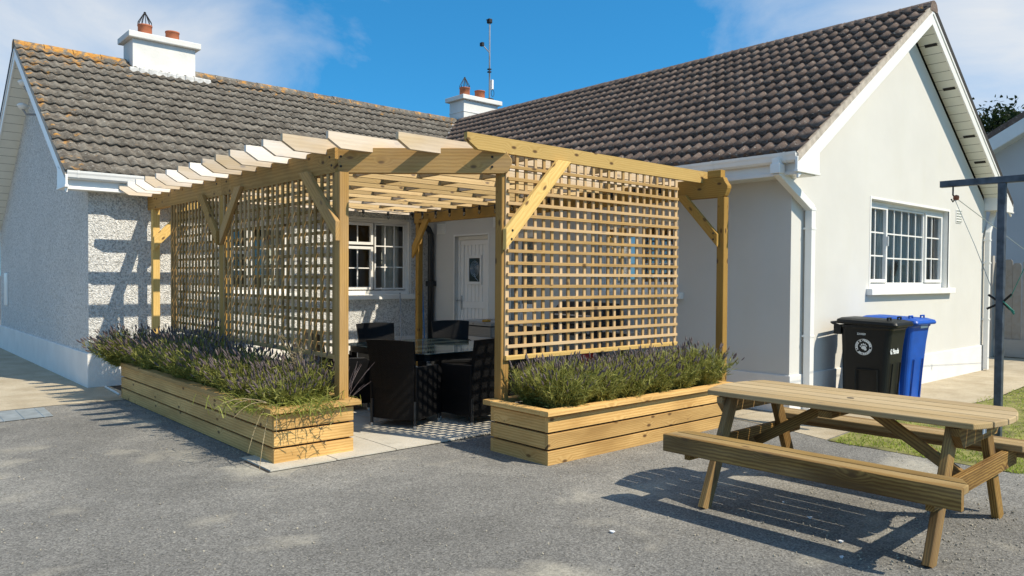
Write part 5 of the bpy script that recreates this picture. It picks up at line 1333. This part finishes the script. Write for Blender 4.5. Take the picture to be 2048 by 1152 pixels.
# ------------------------------------------------------------------ neighbours beyond the gable
nh = empty('neighbour_house', (17, 5, 0), 'neighbouring grey house with a white bargeboard beyond the gable', 'house')
NX = 21.0
znr = lambda y: 8.42 - .561 * abs(y)
mb = MB(); mb.add([(NX, -8.2, 0), (NX, 8.2, 0), (NX, 8.2, 3.5), (NX, 0, 8.1), (NX, -8.2, 3.5)], [(0, 1, 2, 3, 4)]); mb.add([(NX, 8.2, 0), (NX + 9, 8.2, 0), (NX + 9, 8.2, 3.6), (NX, 8.2, 3.6)], [(0, 1, 2, 3)]); mb.build('wall', M_NGREY, nh)
for s in (1, -1):
    mb = MB(); mb.prism([(NX - .35, s * 8.8, znr(8.8) + .15), (NX - .35, 0, znr(0) + .15), (NX - .35, 0, znr(0)), (NX - .35, s * 8.8, znr(8.8))], (0, 0, 0), (10, 0, 0)); mb.build('roof', M_TILE_R, nh)
    mb = MB(); mb.prism([(NX - .36, s * 8.7, znr(8.7) - .01), (NX - .36, 0, znr(0) - .01), (NX - .36, 0, znr(0) - .34), (NX - .36, s * 8.7, znr(8.7) - .34)], (0, 0, 0), (.03, 0, 0)); mb.build('bargeboard', M_UPVC, nh)
    mb = MB(); mb.prism([(NX - .33, s * 8.7, znr(8.7) - .33), (NX - .33, 0, znr(0) - .33), (NX - .33, 0, znr(0) - .35), (NX - .33, s * 8.7, znr(8.7) - .35)], (0, 0, 0), (.36, 0, 0)); mb.build('soffit', M_SOFFIT, nh)
fe = empty('garden_fence', (18.6, 4.9, 0), 'weathered grey board fence beyond the right end of the gable', 'fence')
y = 5.6; k = 0
while y > 1.0:
    h = 1.98 + rnd.uniform(-.05, .08); xx = 18.2; wd = .15
    if k == 2: board('post', (xx - .08, y, 0), (xx - .08, y, 2.12), .13, .13, W_FENCE, fe, (0, 1, 0))
    mb = MB(); mb.prism([(0, -wd / 2, 0), (0, wd / 2, 0), (0, wd / 2, h - .04), (0, wd / 2 - .03, h), (0, -wd / 2 + .03, h), (0, -wd / 2, h - .04)], (0, 0, 0), (.02, 0, 0))
    o = bpy.data.objects.new('fence_board', mb.mesh('fence_board', W_FENCE)); reg(o, fe, Matrix.Translation((xx, y, .0)) @ Matrix.Rotation(rnd.uniform(-.01, .01), 4, 'X'))
    y -= .157; k += 1
board('gravel_board', (18.17, 5.65, .2), (18.17, 1.0, .2), .03, .36, W_FENCE, fe)
# evergreen behind the neighbour's roof
tx, ty, tz = 60.0, 16.0, 12.9
tr = empty('evergreen_tree', (tx, ty, 0), 'dark evergreen treetop behind the neighbouring roof', 'tree')
q = MB(); q.tube([(tx, ty, 0), (tx + .1, ty, 6), (tx, ty - .1, 11.5)], [.5, .35, .1], 10)
for k in range(9):
    a = k * .7; q.tube([(tx, ty, 7 + k * .4), (tx + 2.4 * math.cos(a), ty + 2.4 * math.sin(a), 8.6 + k * .35)], [.14, .03], 6)
q.build('trunk', M_BARK, tr)
nc = 110; cc = np.stack([npr.normal(tx, 2.0, nc), npr.normal(ty, 2.4, nc), npr.uniform(tz - 5, tz - .3, nc)], 1); cc[:, 2] -= .10 * (np.abs(cc[:, 0] - tx) + np.abs(cc[:, 1] - ty))
n = 15000; pk_ = npr.randint(0, nc, n); base = cc[pk_] + npr.normal(0, .5, (n, 3)); d = unit(npr.normal(0, 1, (n, 3)) + np.array([0, 0, .6]))
v, f = pack([blades('', base, d, npr.uniform(.2, .42, n), npr.uniform(.10, .2, n), None, .1)])
obj_np('crown', [(v, f, M_TREE)], tr)
